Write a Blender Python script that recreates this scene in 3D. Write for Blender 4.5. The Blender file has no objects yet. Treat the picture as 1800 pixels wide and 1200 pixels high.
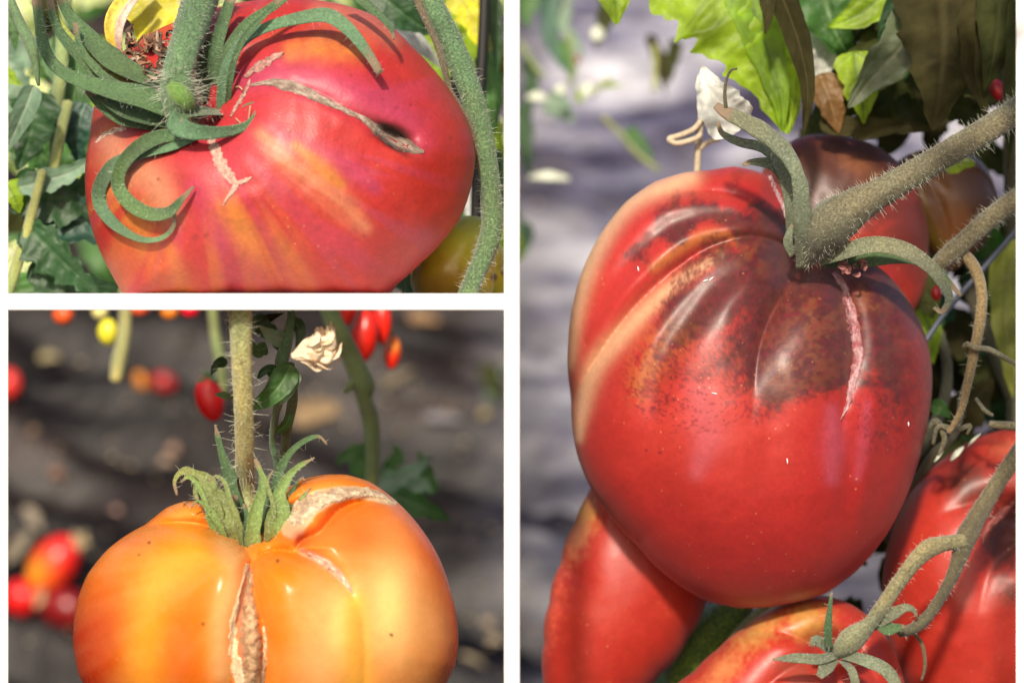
import bpy, math, random
import numpy as np

# ------------------------------------------------------------------ camera, sky, sun, exposure
scn = bpy.context.scene
D0 = 0.60            # metres from the lens to the plane dz = 0
F = 4000.0           # focal length in photo pixels
S = D0 / F           # metres per pixel on that plane
H = 0.42             # camera height
COL = scn.collection

cam = bpy.data.cameras.new('camera')
cam.sensor_width = 36.0
cam.lens = F / 1800.0 * 36.0
cam.shift_y = -70.0 / 1800.0
cam.clip_start = 0.02
cam.clip_end = 500
cam.dof.use_dof = True
cam.dof.focus_distance = D0 - 60 * S
cam.dof.aperture_fstop = 11.0
co = bpy.data.objects.new('camera', cam)
COL.objects.link(co)
co.location = (0, 0, H)
co.rotation_euler = (math.radians(90), 0, 0)
scn.camera = co

SUN_EL, SUN_AZ = 30.0, -10.0      # azimuth measured from straight behind the camera towards the right
world = bpy.data.worlds.new('World')
scn.world = world
world.use_nodes = True
wn = world.node_tree.nodes
wl = world.node_tree.links
bg = wn['Background']
sky = wn.new('ShaderNodeTexSky')
sky.sky_type = 'NISHITA'
sky.sun_disc = False
sky.sun_elevation = math.radians(SUN_EL)
sky.sun_rotation = math.radians(180 - SUN_AZ)
sky.dust_density = 3.0
sky.air_density = 1.0
wl.new(sky.outputs[0], bg.inputs[0])
bg.inputs[1].default_value = 0.08
sd = bpy.data.lights.new('sun', 'SUN')
sd.energy = 2.9
sd.angle = math.radians(4)
sd.color = (1.0, 0.88, 0.73)
so = bpy.data.objects.new('sun', sd)
COL.objects.link(so)
so.rotation_euler = (math.radians(90 - SUN_EL), 0, math.radians(SUN_AZ))
scn.view_settings.view_transform = 'Standard'
scn.view_settings.look = 'None'
scn.view_settings.gamma = 1
scn.view_settings.use_curve_mapping = False
scn.view_settings.exposure = 0.74
scn.cycles.max_bounces = 8
scn.cycles.use_denoising = True

rng = np.random.default_rng(7)
random.seed(7)

# ------------------------------------------------------------------ helpers
def W(p):
    """(px, py, dz) rows -> world metres"""
    p = np.asarray(p, float)
    Y = D0 + p[..., 2] * S
    return np.stack([(p[..., 0] - 900) / F * Y, Y, H - (p[..., 1] - 530) / F * Y], -1)

def off(base, o):
    """add isotropic pixel offsets to pixel-space points"""
    k = 1 + base[..., 2] / F
    return np.stack([base[..., 0] + o[..., 0], base[..., 1] + o[..., 1], base[..., 2] + o[..., 2] * k], -1)

def lin(r, g, b):
    f = lambda c: (c / 255) / 12.92 if c / 255 <= 0.04045 else ((c / 255 + 0.055) / 1.055) ** 2.4
    return np.array([f(r), f(g), f(b)])

def hash2(ix, iy, seed):
    n = (ix.astype(np.int64) * 374761393 + iy.astype(np.int64) * 668265263 + seed * 974634777) & 0x7fffffff
    n = ((n ^ (n >> 13)) * 1274126177) & 0x7fffffff
    n = (n ^ (n >> 16)) & 0xffff
    return n / 65535.0

def vnoise(x, y, seed=0):
    x = np.asarray(x, float); y = np.asarray(y, float)
    ix = np.floor(x); iy = np.floor(y)
    fx = x - ix; fy = y - iy
    fx = fx * fx * (3 - 2 * fx); fy = fy * fy * (3 - 2 * fy)
    a = hash2(ix, iy, seed); b = hash2(ix + 1, iy, seed)
    c = hash2(ix, iy + 1, seed); d = hash2(ix + 1, iy + 1, seed)
    return (a * (1 - fx) + b * fx) * (1 - fy) + (c * (1 - fx) + d * fx) * fy

def fbm(x, y, seed=0, oct=4):
    s = 0; a = 0.5; t = 0
    for i in range(oct):
        s = s + a * vnoise(x, y, seed + i * 17); t += a
        x = x * 2.03 + 5.1; y = y * 2.03 + 1.7; a *= 0.5
    return s / t

def sstep(a, b, x):
    t = np.clip((x - a) / (b - a), 0, 1)
    return t * t * (3 - 2 * t)

def cr(pts, n):
    """Catmull-Rom resample"""
    p = np.asarray(pts, float)
    if len(p) == 2:
        t = np.linspace(0, 1, n)[:, None]
        return p[0] * (1 - t) + p[1] * t
    d = np.sqrt(((p[1:, :2] - p[:-1, :2]) ** 2).sum(1) + 1e-6)
    cum = np.concatenate([[0], np.cumsum(d)])
    q = np.vstack([2 * p[0] - p[1], p, 2 * p[-1] - p[-2]])
    out = []
    for s in np.linspace(0, cum[-1], n):
        i = min(max(np.searchsorted(cum, s, side='right') - 1, 0), len(d) - 1)
        t = (s - cum[i]) / d[i]
        a, b, c, e = q[i], q[i + 1], q[i + 2], q[i + 3]
        out.append(0.5 * ((2 * b) + (c - a) * t + (2 * a - 5 * b + 4 * c - e) * t * t + (3 * b - a - 3 * c + e) * t ** 3))
    return np.array(out)

def polyd(x, y, pts):
    """distance, value columns interpolated along polyline, side (+1 left of direction in image)"""
    p = np.asarray(pts, float)
    best = np.full(x.shape, 1e9); side = np.ones(x.shape)
    vals = np.zeros(x.shape + (p.shape[1] - 2,)); par = np.zeros(x.shape)
    n = len(p) - 1
    for i in range(n):
        a, b = p[i], p[i + 1]
        dx, dy = b[0] - a[0], b[1] - a[1]
        L = dx * dx + dy * dy + 1e-9
        t = np.clip(((x - a[0]) * dx + (y - a[1]) * dy) / L, 0, 1)
        ex = x - (a[0] + t * dx); ey = y - (a[1] + t * dy)
        d = np.sqrt(ex * ex + ey * ey)
        m = d < best
        best = np.where(m, d, best)
        cross = dx * (y - a[1]) - dy * (x - a[0])
        side = np.where(m, -cross / (np.sqrt(L) * d + 1e-9), side)
        par = np.where(m, (i + t) / n, par)
        if p.shape[1] > 2:
            v = a[2:] + t[..., None] * (b[2:] - a[2:])
            vals = np.where(m[..., None], v, vals)
    return best, vals, side, par

WLOC = {}
def tagit(o, label=None, cat=None, group=None, kind=None):
    if label: o['label'] = label
    if cat: o['category'] = cat
    if group: o['group'] = group
    if kind: o['kind'] = kind
    return o

def thing(name, label, cat, at, group=None):
    o = bpy.data.objects.new(name, None)
    o.empty_display_size = 0.01
    COL.objects.link(o)
    loc = W(np.array(at, float))
    o.location = loc
    WLOC[o.name] = loc
    return tagit(o, label, cat, group)

def mesh_obj(name, V, faces, mat, parent=None, smooth=True, attrs=None, grid=None, mats=None):
    """V world coordinates"""
    V = np.asarray(V, float).reshape(-1, 3)
    base = WLOC[parent.name] if parent is not None else V.mean(0)
    me = bpy.data.meshes.new(name)
    faces = np.asarray(faces)
    nf, k = faces.shape
    me.vertices.add(len(V)); me.loops.add(nf * k); me.polygons.add(nf)
    me.vertices.foreach_set('co', (V - base).astype(np.float32).ravel())
    me.loops.foreach_set('vertex_index', faces.astype(np.int32).ravel())
    me.polygons.foreach_set('loop_start', np.arange(0, nf * k, k, dtype=np.int32))
    me.polygons.foreach_set('loop_total', np.full(nf, k, dtype=np.int32))
    me.update(calc_edges=True)
    me.validate()
    me.polygons.foreach_set('use_smooth', np.full(len(me.polygons), smooth, dtype=bool))
    me.materials.append(mat)
    for an, av in (attrs or {}).items():
        av = np.asarray(av, float)
        if av.ndim == 1:
            a = me.attributes.new(an, 'FLOAT', 'POINT')
            a.data.foreach_set('value', av.astype(np.float32))
        else:
            a = me.attributes.new(an, 'FLOAT_COLOR', 'POINT')
            c = np.concatenate([av, np.ones((len(av), 1))], 1)
            a.data.foreach_set('color', c.astype(np.float32).ravel())
    o = bpy.data.objects.new(name, me)
    COL.objects.link(o)
    if parent is not None:
        o.parent = parent
        WLOC[o.name] = base
    else:
        o.location = base
        WLOC[o.name] = base
    return o

def gridfaces(nu, nv, wrapv=False):
    u = np.arange(nu - 1)[:, None]
    v = np.arange(nv if wrapv else nv - 1)[None, :]
    v2 = (v + 1) % nv
    a = u * nv + v; b = (u + 1) * nv + v; c = (u + 1) * nv + v2; d = u * nv + v2
    return np.stack([a, b, c, d], -1).reshape(-1, 4)

# ------------------------------------------------------------------ materials
def newmat(name):
    m = bpy.data.materials.new(name)
    m.use_nodes = True
    nt = m.node_tree
    return m, nt.nodes, nt.links, nt.nodes['Principled BSDF']

def noise(n, l, scale, detail=4, rough=0.55, coord='Object'):
    tc = n.new('ShaderNodeTexCoord')
    t = n.new('ShaderNodeTexNoise')
    t.inputs['Scale'].default_value = scale
    t.inputs['Detail'].default_value = detail
    t.inputs['Roughness'].default_value = rough
    l.new(tc.outputs[coord], t.inputs['Vector'])
    return t

def ramp(n, l, src, stops):
    r = n.new('ShaderNodeValToRGB')
    e = r.color_ramp.elements
    e[0].position = stops[0][0]; e[1].position = stops[-1][0]
    while len(e) < len(stops):
        e.new(0.5)
    for el, (p, c) in zip(sorted(e, key=lambda q: q.position), stops):
        pass
    es = list(e)
    for i, (p, c) in enumerate(stops):
        es[i].position = p
    es = sorted(list(e), key=lambda q: q.position)
    for el, (p, c) in zip(es, stops):
        el.color = (c[0], c[1], c[2], 1) if not np.isscalar(c) else (c, c, c, 1)
    l.new(src, r.inputs[0])
    return r

def mixc(n, l, fac, a, b, mode='MIX'):
    m = n.new('ShaderNodeMix')
    m.data_type = 'RGBA'
    m.blend_type = mode
    for sock, v in ((m.inputs[0], fac), (m.inputs[6], a), (m.inputs[7], b)):
        if hasattr(v, 'links') or isinstance(v, bpy.types.NodeSocket):
            l.new(v, sock)
        elif np.isscalar(v):
            sock.default_value = v
        else:
            sock.default_value = (v[0], v[1], v[2], 1)
    return m.outputs[2]

def bump(n, l, b, height, strength, dist):
    bp = n.new('ShaderNodeBump')
    bp.inputs['Strength'].default_value = strength
    bp.inputs['Distance'].default_value = dist
    l.new(height, bp.inputs['Height'])
    l.new(bp.outputs[0], b.inputs['Normal'])
    return bp

def fruit_mat(name, rough=0.35, speck=0.5, sss=0.12, coat=0.0, spark=0.0):
    m, n, l, b = newmat(name)
    at = n.new('ShaderNodeAttribute'); at.attribute_name = 'Col'
    n1 = noise(n, l, 900, 3)
    r1 = ramp(n, l, n1.outputs['Fac'], [(0.3, 0.80), (0.5, 1.0), (0.72, 1.22)])
    c = mixc(n, l, speck, at.outputs['Color'], r1.outputs[0], 'MULTIPLY')
    # lenticel dots
    tc = n.new('ShaderNodeTexCoord')
    vo = n.new('ShaderNodeTexVoronoi'); vo.inputs['Scale'].default_value = 330
    l.new(tc.outputs['Object'], vo.inputs['Vector'])
    r2 = ramp(n, l, vo.outputs['Distance'], [(0.06, 1.0), (0.14, 0.0)])
    n3 = noise(n, l, 60, 2)
    r3 = ramp(n, l, n3.outputs['Fac'], [(0.45, 0.0), (0.7, 1.0)])
    mm = n.new('ShaderNodeMath'); mm.operation = 'MULTIPLY'
    l.new(r2.outputs[0], mm.inputs[0]); l.new(r3.outputs[0], mm.inputs[1])
    m2 = n.new('ShaderNodeMath'); m2.operation = 'MULTIPLY'; m2.inputs[1].default_value = 0.55
    l.new(mm.outputs[0], m2.inputs[0])
    c = mixc(n, l, m2.outputs[0], c, (0.75, 0.30, 0.13))
    l.new(c, b.inputs['Base Color'])
    n4 = noise(n, l, 240, 4)
    rr = n.new('ShaderNodeMapRange')
    rr.inputs[3].default_value = rough - 0.07; rr.inputs[4].default_value = rough + 0.10
    l.new(n4.outputs['Fac'], rr.inputs[0]); l.new(rr.outputs[0], b.inputs['Roughness'])
    b.inputs['Subsurface Weight'].default_value = sss
    b.inputs['Subsurface Radius'].default_value = (1.0, 0.35, 0.15)
    b.inputs['Subsurface Scale'].default_value = 0.003
    b.inputs['Coat Weight'].default_value = coat
    b.inputs['Coat Roughness'].default_value = 0.25
    n5 = noise(n, l, 1500, 2)
    n6 = noise(n, l, 70, 3)
    ad = n.new('ShaderNodeMath'); ad.operation = 'MULTIPLY_ADD'; ad.inputs[1].default_value = 6.0
    l.new(n6.outputs['Fac'], ad.inputs[0]); l.new(n5.outputs['Fac'], ad.inputs[2])
    bump(n, l, b, ad.outputs[0], 0.25 + spark, 0.00012)
    return m

def stem_mat(name, c1, c2, c3, rough=0.6):
    m, n, l, b = newmat(name)
    n1 = noise(n, l, 1500, 5, 0.7)
    r1 = ramp(n, l, n1.outputs['Fac'], [(0.34, c1), (0.5, c2), (0.68, c3)])
    n2 = noise(n, l, 60, 3)
    r2 = ramp(n, l, n2.outputs['Fac'], [(0.3, 0.6), (0.7, 1.3)])
    c = mixc(n, l, 1.0, r1.outputs[0], r2.outputs[0], 'MULTIPLY')
    n3 = noise(n, l, 22, 3)
    r3 = ramp(n, l, n3.outputs['Fac'], [(0.42, (0.8, 0.95, 0.92)), (0.6, (1.18, 1.08, 0.85))])
    c = mixc(n, l, 1.0, c, r3.outputs[0], 'MULTIPLY')
    at = n.new('ShaderNodeAttribute'); at.attribute_name = 'tip'
    n4 = noise(n, l, 260, 3)
    ad = n.new('ShaderNodeMath'); ad.operation = 'MULTIPLY_ADD'; ad.inputs[1].default_value = 0.12
    l.new(n4.outputs['Fac'], ad.inputs[0]); l.new(at.outputs['Fac'], ad.inputs[2])
    tr_ = ramp(n, l, ad.outputs[0], [(0.95, 0.0), (1.0, 1.0)])
    c = mixc(n, l, tr_.outputs[0], c, (0.20, 0.13, 0.075))
    sh = n.new('ShaderNodeAttribute'); sh.attribute_name = 'mid'
    c = mixc(n, l, sh.outputs['Fac'], c, [q * 1.5 for q in c3])
    l.new(c, b.inputs['Base Color'])
    b.inputs['Roughness'].default_value = rough
    b.inputs['Sheen Weight'].default_value = 0.3
    bump(n, l, b, n1.outputs['Fac'], 0.8, 0.0005)
    return m

def leaf_mat(name, c, cv, trans=0.35, tcol=None, rough=0.5):
    """c blade colour, cv vein colour"""
    m, n, l, b = newmat(name)
    at = n.new('ShaderNodeAttribute'); at.attribute_name = 'vein'
    n1 = noise(n, l, 90, 5)
    r1 = ramp(n, l, n1.outputs['Fac'], [(0.3, 0.55), (0.5, 1.0), (0.72, 1.6)])
    base = mixc(n, l, 1.0, c, r1.outputs[0], 'MULTIPLY')
    cc = mixc(n, l, at.outputs['Fac'], base, cv)
    l.new(cc, b.inputs['Base Color'])
    b.inputs['Roughness'].default_value = rough
    n2 = noise(n, l, 420, 3)
    bump(n, l, b, n2.outputs['Fac'], 0.5, 0.0006)
    tr = n.new('ShaderNodeBsdfTranslucent')
    tc = mixc(n, l, 1.0, tcol if tcol is not None else (c[0] * 1.6, c[1] * 2.0, c[2] * 0.8), r1.outputs[0], 'MULTIPLY')
    tc = mixc(n, l, at.outputs['Fac'], tc, [q * 0.6 for q in cv])
    l.new(tc, tr.inputs[0])
    ms = n.new('ShaderNodeMixShader'); ms.inputs[0].default_value = trans
    l.new(b.outputs[0], ms.inputs[1]); l.new(tr.outputs[0], ms.inputs[2])
    l.new(ms.outputs[0], n['Material Output'].inputs[0])
    return m

def plain_mat(name, c, rough=0.6, var=0.25, scale=200, bm=0.3):
    m, n, l, b = newmat(name)
    n1 = noise(n, l, scale, 4)
    r1 = ramp(n, l, n1.outputs['Fac'], [(0.3, 1 - var), (0.7, 1 + var)])
    l.new(mixc(n, l, 1.0, c, r1.outputs[0], 'MULTIPLY'), b.inputs['Base Color'])
    b.inputs['Roughness'].default_value = rough
    if bm: bump(n, l, b, n1.outputs['Fac'], bm, 0.0006)
    return m

def attr_mat(name, rough=0.7, bm=0.7, scale=900):
    m, n, l, b = newmat(name)
    at = n.new('ShaderNodeAttribute'); at.attribute_name = 'Col'
    n1 = noise(n, l, scale, 4)
    r1 = ramp(n, l, n1.outputs['Fac'], [(0.3, 0.65), (0.7, 1.25)])
    l.new(mixc(n, l, 1.0, at.outputs['Color'], r1.outputs[0], 'MULTIPLY'), b.inputs['Base Color'])
    b.inputs['Roughness'].default_value = rough
    bump(n, l, b, n1.outputs['Fac'], bm, 0.0006)
    return m

M_TL = fruit_mat('satin_tomato_skin', 0.46, 0.55, 0.12, 0.0, 0.35)
M_BL = fruit_mat('glossy_tomato_skin', 0.25, 0.15, 0.05, 0.0)
M_R = fruit_mat('ripe_tomato_skin', 0.41, 0.35, 0.06, 0.0)
M_R.node_tree.nodes['Principled BSDF'].inputs['Sheen Weight'].default_value = 0.05
M_BL.node_tree.nodes['Principled BSDF'].inputs['Specular IOR Level'].default_value = 0.5
M_BL.node_tree.nodes['Principled BSDF'].inputs['IOR'].default_value = 1.3
M_BG = fruit_mat('small_tomato_skin', 0.28, 0.1, 0.1)
M_CORK = attr_mat('cork_scar', 0.75, 0.9, 1200)
M_DRYP = attr_mat('dried_petal', 0.8, 0.6, 500)
M_STEM = stem_mat('green_hairy_stem', (0.04, 0.085, 0.03), (0.085, 0.155, 0.06), (0.22, 0.31, 0.16))
M_STEMTAN = stem_mat('tan_green_stem', (0.20, 0.17, 0.05), (0.40, 0.37, 0.15), (0.60, 0.55, 0.30))
M_STEMGREY = stem_mat('dusty_grey_stem', (0.045, 0.04, 0.022), (0.11, 0.10, 0.062), (0.22, 0.21, 0.14))
M_STEMPALE = stem_mat('pale_green_stem', (0.18, 0.22, 0.07), (0.26, 0.30, 0.10), (0.32, 0.36, 0.15))
M_STEMDARK = stem_mat('dark_brown_stem', (0.03, 0.025, 0.012), (0.07, 0.06, 0.03), (0.11, 0.10, 0.05))
M_SEPAL = stem_mat('green_sepal', (0.025, 0.06, 0.02), (0.055, 0.12, 0.035), (0.11, 0.19, 0.065), 0.5)
M_SEPALB = stem_mat('blue_green_sepal', (0.05, 0.105, 0.05), (0.085, 0.175, 0.08), (0.14, 0.25, 0.125), 0.45)
M_SEPALDK = stem_mat('dark_sepal', (0.02, 0.05, 0.018), (0.045, 0.10, 0.03), (0.09, 0.16, 0.05), 0.5)
M_SEPALG = stem_mat('dusty_sepal', (0.07, 0.075, 0.04), (0.14, 0.15, 0.09), (0.26, 0.27, 0.19), 0.55)
M_SEPALY = stem_mat('yellow_green_sepal', (0.14, 0.19, 0.02), (0.28, 0.33, 0.05), (0.42, 0.45, 0.12), 0.45)
M_HAIR = plain_mat('plant_hair', (0.55, 0.58, 0.46), 0.5, 0.1, 100, 0)
M_LDARK = leaf_mat('dark_leaf', (0.018, 0.06, 0.018), (0.05, 0.12, 0.04), 0.2)
M_LTEAL = leaf_mat('teal_leaf', (0.02, 0.075, 0.05), (0.08, 0.17, 0.11), 0.15)
M_LMID = leaf_mat('mid_leaf', (0.05, 0.14, 0.03), (0.13, 0.25, 0.08), 0.35)
M_LLIME = leaf_mat('lime_leaf', (0.30, 0.46, 0.02), (0.16, 0.28, 0.03), 0.5, (0.7, 0.9, 0.05))  # blade and translucent colours brightened to stand in for backlight
M_LYEL = leaf_mat('yellow_leaf', (0.78, 0.72, 0.03), (0.60, 0.55, 0.08), 0.4, (0.9, 0.85, 0.03))
M_LPALE = leaf_mat('pale_leaf', (0.17, 0.27, 0.18), (0.28, 0.36, 0.26), 0.25)
M_LCREAM = leaf_mat('cream_leaf', (0.60, 0.66, 0.30), (0.70, 0.72, 0.45), 0.4)
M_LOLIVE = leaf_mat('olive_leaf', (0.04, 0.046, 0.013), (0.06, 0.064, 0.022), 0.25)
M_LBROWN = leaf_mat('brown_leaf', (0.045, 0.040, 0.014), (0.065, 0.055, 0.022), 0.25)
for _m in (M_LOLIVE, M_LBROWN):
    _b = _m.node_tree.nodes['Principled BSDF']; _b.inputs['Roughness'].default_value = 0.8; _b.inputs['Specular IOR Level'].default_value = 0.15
M_LGREY = leaf_mat('grey_green_leaf', (0.12, 0.15, 0.085), (0.20, 0.22, 0.14), 0.25)
M_LWHITE = leaf_mat('bleached_leaf', (0.60, 0.62, 0.58), (0.6, 0.6, 0.55), 0.3, (0.8, 0.8, 0.75))
M_STRAW = plain_mat('straw', (0.50, 0.38, 0.22), 0.75, 0.35, 300)
M_STRING = plain_mat('beige_string', (0.48, 0.40, 0.28), 0.8, 0.2, 900)
M_PIPE = plain_mat('blue_grey_pipe', (0.09, 0.11, 0.15), 0.5, 0.1, 100, 0)
M_WHITE = plain_mat('white_paint', (0.86, 0.86, 0.85), 0.5, 0.015, 60, 0.05)
M_BLACK = plain_mat('black_post', (0.01, 0.009, 0.008), 0.6, 0.2, 100, 0.2)

# ------------------------------------------------------------------ ground
def make_ground():
    yb = np.concatenate([[-40, -10, -2, -1.0, -0.6, -0.3, 0.0, 0.8, 1.3], np.linspace(1.45, 3.3, 330), [3.6, 4.5, 8, 20, 60, 200]])
    xb = np.concatenate([[-200, -60, -20, -6, -2.5, -2.0, -1.6, -1.3], np.linspace(-1.1, 1.1, 330), [1.3, 1.6, 2.0, 2.5, 6, 20, 60, 200]])
    Yg, Xg = np.meshgrid(yb, xb, indexing='ij')
    foot, crest, top = 1.62, 2.95, 1.04
    t = np.clip((Yg - foot) / (crest - foot), 0, 1)
    z = top * (t + 0.0) - 0.03 * np.sin(np.pi * 2 * t)
    z = z + (1.0 - 0.8 * np.clip(t, 0, 1)) * 0.75 * sstep(0.75, 1.9, abs(Xg)) * sstep(-1.0, 0.0, Yg)  # unseen side banks, raised to darken edge reflections on the fruit
    near = (sstep(1.4, 1.6, Yg)) * (1 - sstep(3.2, 3.4, Yg)) * (1 - sstep(1.0, 1.2, abs(Xg)))
    # wind-rucked film: long folds running across the bank
    u = Yg * 1.3 + 0.25 * Xg + 0.06 * fbm(Xg * 3, Yg * 3, 3)
    fold = fbm(Xg * 2.2 + 9, u * 13, 11, 4) - 0.5
    ridge = np.abs(fbm(Xg * 1.6 + 3, u * 9, 31, 3) - 0.5)
    fine = fbm(Xg * 16, u * 60, 21, 3) - 0.5
    z = z + near * (0.13 * fold - 0.17 * ridge + 0.014 * fine)
    V = np.stack([Xg, Yg, z], -1)
    m, n, l, b = newmat('mulch_film')
    tc = n.new('ShaderNodeTexCoord')
    sep = n.new('ShaderNodeSeparateXYZ'); l.new(tc.outputs['Object'], sep.inputs[0])
    ge = n.new('ShaderNodeNewGeometry')
    l.new(ge.outputs['Position'], sep.inputs[0])
    n1 = noise(n, l, 5, 6, 0.65)
    n2 = noise(n, l, 28, 5, 0.6)
    bay_mix = n.new('ShaderNodeMapRange'); bay_mix.interpolation_type = 'SMOOTHSTEP'  # blends the left film tones into the right ones across x
    bay_mix.inputs[1].default_value = -0.06; bay_mix.inputs[2].default_value = 0.08
    l.new(sep.outputs[0], bay_mix.inputs[0])
    mp = n.new('ShaderNodeMapping'); mp.inputs['Scale'].default_value = (1.3, 5.5, 5.5); mp.inputs['Rotation'].default_value = (0, 0.12, 0)
    l.new(ge.outputs['Position'], mp.inputs[0]); n1.inputs['Scale'].default_value = 2.2; l.new(mp.outputs[0], n1.inputs['Vector'])
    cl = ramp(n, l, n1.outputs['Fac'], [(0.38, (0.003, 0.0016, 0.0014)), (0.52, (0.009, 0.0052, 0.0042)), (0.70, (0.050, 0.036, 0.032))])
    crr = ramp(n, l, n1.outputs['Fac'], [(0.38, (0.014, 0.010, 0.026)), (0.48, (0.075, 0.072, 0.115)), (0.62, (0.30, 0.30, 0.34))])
    zr = n.new('ShaderNodeMapRange'); zr.inputs[1].default_value = 0.05; zr.inputs[2].default_value = 0.62; zr.inputs[3].default_value = 0.28; zr.inputs[4].default_value = 1.25  # height ramp paints a hazy bright top and dark foot into the film
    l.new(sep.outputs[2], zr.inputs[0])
    c = mixc(n, l, bay_mix.outputs[0], cl.outputs[0], crr.outputs[0])
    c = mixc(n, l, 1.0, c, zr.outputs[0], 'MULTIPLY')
    r2 = ramp(n, l, n2.outputs['Fac'], [(0.3, 0.6), (0.7, 1.45)])
    c = mixc(n, l, 1.0, c, r2.outputs[0], 'MULTIPLY')
    l.new(c, b.inputs['Base Color'])
    b.inputs['Roughness'].default_value = 0.5
    b.inputs['Specular IOR Level'].default_value = 0.3
    bump(n, l, b, n2.outputs['Fac'], 0.5, 0.01)
    V = V - np.array([0, 0, 0.0])
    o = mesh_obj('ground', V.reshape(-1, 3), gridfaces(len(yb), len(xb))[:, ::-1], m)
    o['kind'] = 'structure'
    gz = z; gy = yb; gx = xb
    def hit(px, py):
        """pixel -> dz on the bank"""
        ys = np.linspace(1.5, 3.2, 600)
        xs = (px - 900) / F * ys
        ray = H - (py - 530) / F * ys
        ix = np.clip(np.searchsorted(gx, xs), 0, len(gx) - 1); iy = np.clip(np.searchsorted(gy, ys), 0, len(gy) - 1)
        g = gz[iy, ix]
        k = np.argmax(g >= ray)
        return (ys[k] - D0) / S
    return hit
ground_hit = make_ground()

# ------------------------------------------------------------------ white collage borders, built as a timber rack
def box(name, x0, x1, y0, y1, z0, z1, parent, splay=0.0, bevel=0.0006):
    """box given in pixel-plane coordinates of its front face (x,y at depth z0), straight back in world space"""
    A = W(np.array([[x0, y0, z0], [x1, y1, z0]], float))
    X0, X1 = A[0, 0], A[1, 0]; Zt, Zb = A[0, 2], A[1, 2]
    Y0 = D0 + z0 * S; Y1 = D0 + z1 * S
    V = [(X0, Y0, Zb), (X1, Y0, Zb), (X1, Y0, Zt), (X0, Y0, Zt)]
    s0, s1 = (splay, 0) if splay < 0 else (0, splay)
    V += [(X0 + s1, Y1, Zb), (X1 + s0, Y1, Zb), (X1 + s0, Y1, Zt), (X0 + s1, Y1, Zt)]
    Fc = [(0, 1, 2, 3), (5, 4, 7, 6), (4, 0, 3, 7), (1, 5, 6, 2), (3, 2, 6, 7), (4, 5, 1, 0)]
    o = mesh_obj(name, np.array(V), np.array(Fc), M_WHITE, parent, smooth=False)
    if bevel:
        bm = o.modifiers.new('bevel', 'BEVEL'); bm.width = bevel; bm.segments = 2
    return o
yground = 530 + H / S     # pixel row of z = 0 on the plane dz = 0
divider = thing('collage_border', 'white collage borders built as a painted timber rack of thin posts and one shelf dividing the view into three bays', 'divider', (900, yground, 100))
yg2 = 530 + H * F / (D0 - 373 * S)
box('post', 886, 914, -1500, yg2, -373, -313, divider)
box('post', -14, 14, -1500, yg2, -373, -313, divider, splay=-0.0035)
box('post', 1786, 1814, -1500, yg2, -373, -313, divider, splay=0.0035)
box('shelf', -75, 912, 516, 545, -370, 460, divider, bevel=0.0004)

# ------------------------------------------------------------------ builders
def frames(C):
    T = np.gradient(C, axis=0)
    T /= np.linalg.norm(T, axis=1)[:, None] + 1e-9
    N = np.zeros_like(C)
    a = np.array([0, 0, 1.0])
    if abs(T[0] @ a) > 0.9: a = np.array([1.0, 0, 0])
    N[0] = a - (a @ T[0]) * T[0]; N[0] /= np.linalg.norm(N[0])
    for i in range(1, len(C)):
        v = N[i - 1] - (N[i - 1] @ T[i]) * T[i]
        N[i] = v / (np.linalg.norm(v) + 1e-9)
    return T, N, np.cross(T, N)

def tube(name, pts, mat, parent, seg=14, step=5.0, rough=0.05, seed=None, col=None):
    """pts (px,py,dz,r)"""
    p = np.asarray(pts, float)
    L = np.sqrt(((p[1:, :3] - p[:-1, :3]) ** 2).sum(1)).sum()
    n = int(np.clip(L / step, 8, 160))
    C = cr(p, n)
    r = np.clip(C[:, 3], 0.3, None)
    T, N, B = frames(C[:, :3])
    th = np.linspace(0, 2 * np.pi, seg, endpoint=False)
    sd_ = seed if seed is not None else int(abs(p[0, 0] * 7 + p[0, 1] * 3)) % 9999
    ii, tt = np.meshgrid(np.arange(n), th, indexing='ij')
    rr = r[:, None] * (1 + 0.035 * np.cos(5 * tt + ii * step / 90.0)) * (1 + rough * 2 * (fbm(ii * step / 14.0, tt * 1.6 + np.cos(tt), sd_) - 0.5))
    O = rr[..., None] * (np.cos(tt)[..., None] * N[:, None] + np.sin(tt)[..., None] * B[:, None])
    V = off(np.repeat(C[:, None, :3], seg, 1), O).reshape(-1, 3)
    cap0 = C[0, :3] - T[0] * r[0] * 0.5; cap1 = C[-1, :3] + T[-1] * r[-1] * 0.6
    V = np.vstack([V, cap0, cap1])
    Fq = gridfaces(n, seg, True)
    k0, k1 = n * seg, n * seg + 1
    j = np.arange(seg); j2 = (j + 1) % seg
    c0 = np.stack([np.full(seg, k0), j, j2, j2], 1)
    c1 = np.stack([np.full(seg, k1), (n - 1) * seg + j2, (n - 1) * seg + j, (n - 1) * seg + j], 1)
    me_faces = Fq
    o = mesh_obj_mixed(name, W(V), Fq, np.vstack([c0[:, :3], c1[:, :3]]), mat, parent,
                       attrs={'Col': np.tile(col, (len(V), 1))} if col is not None else None)
    return o, C

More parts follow.
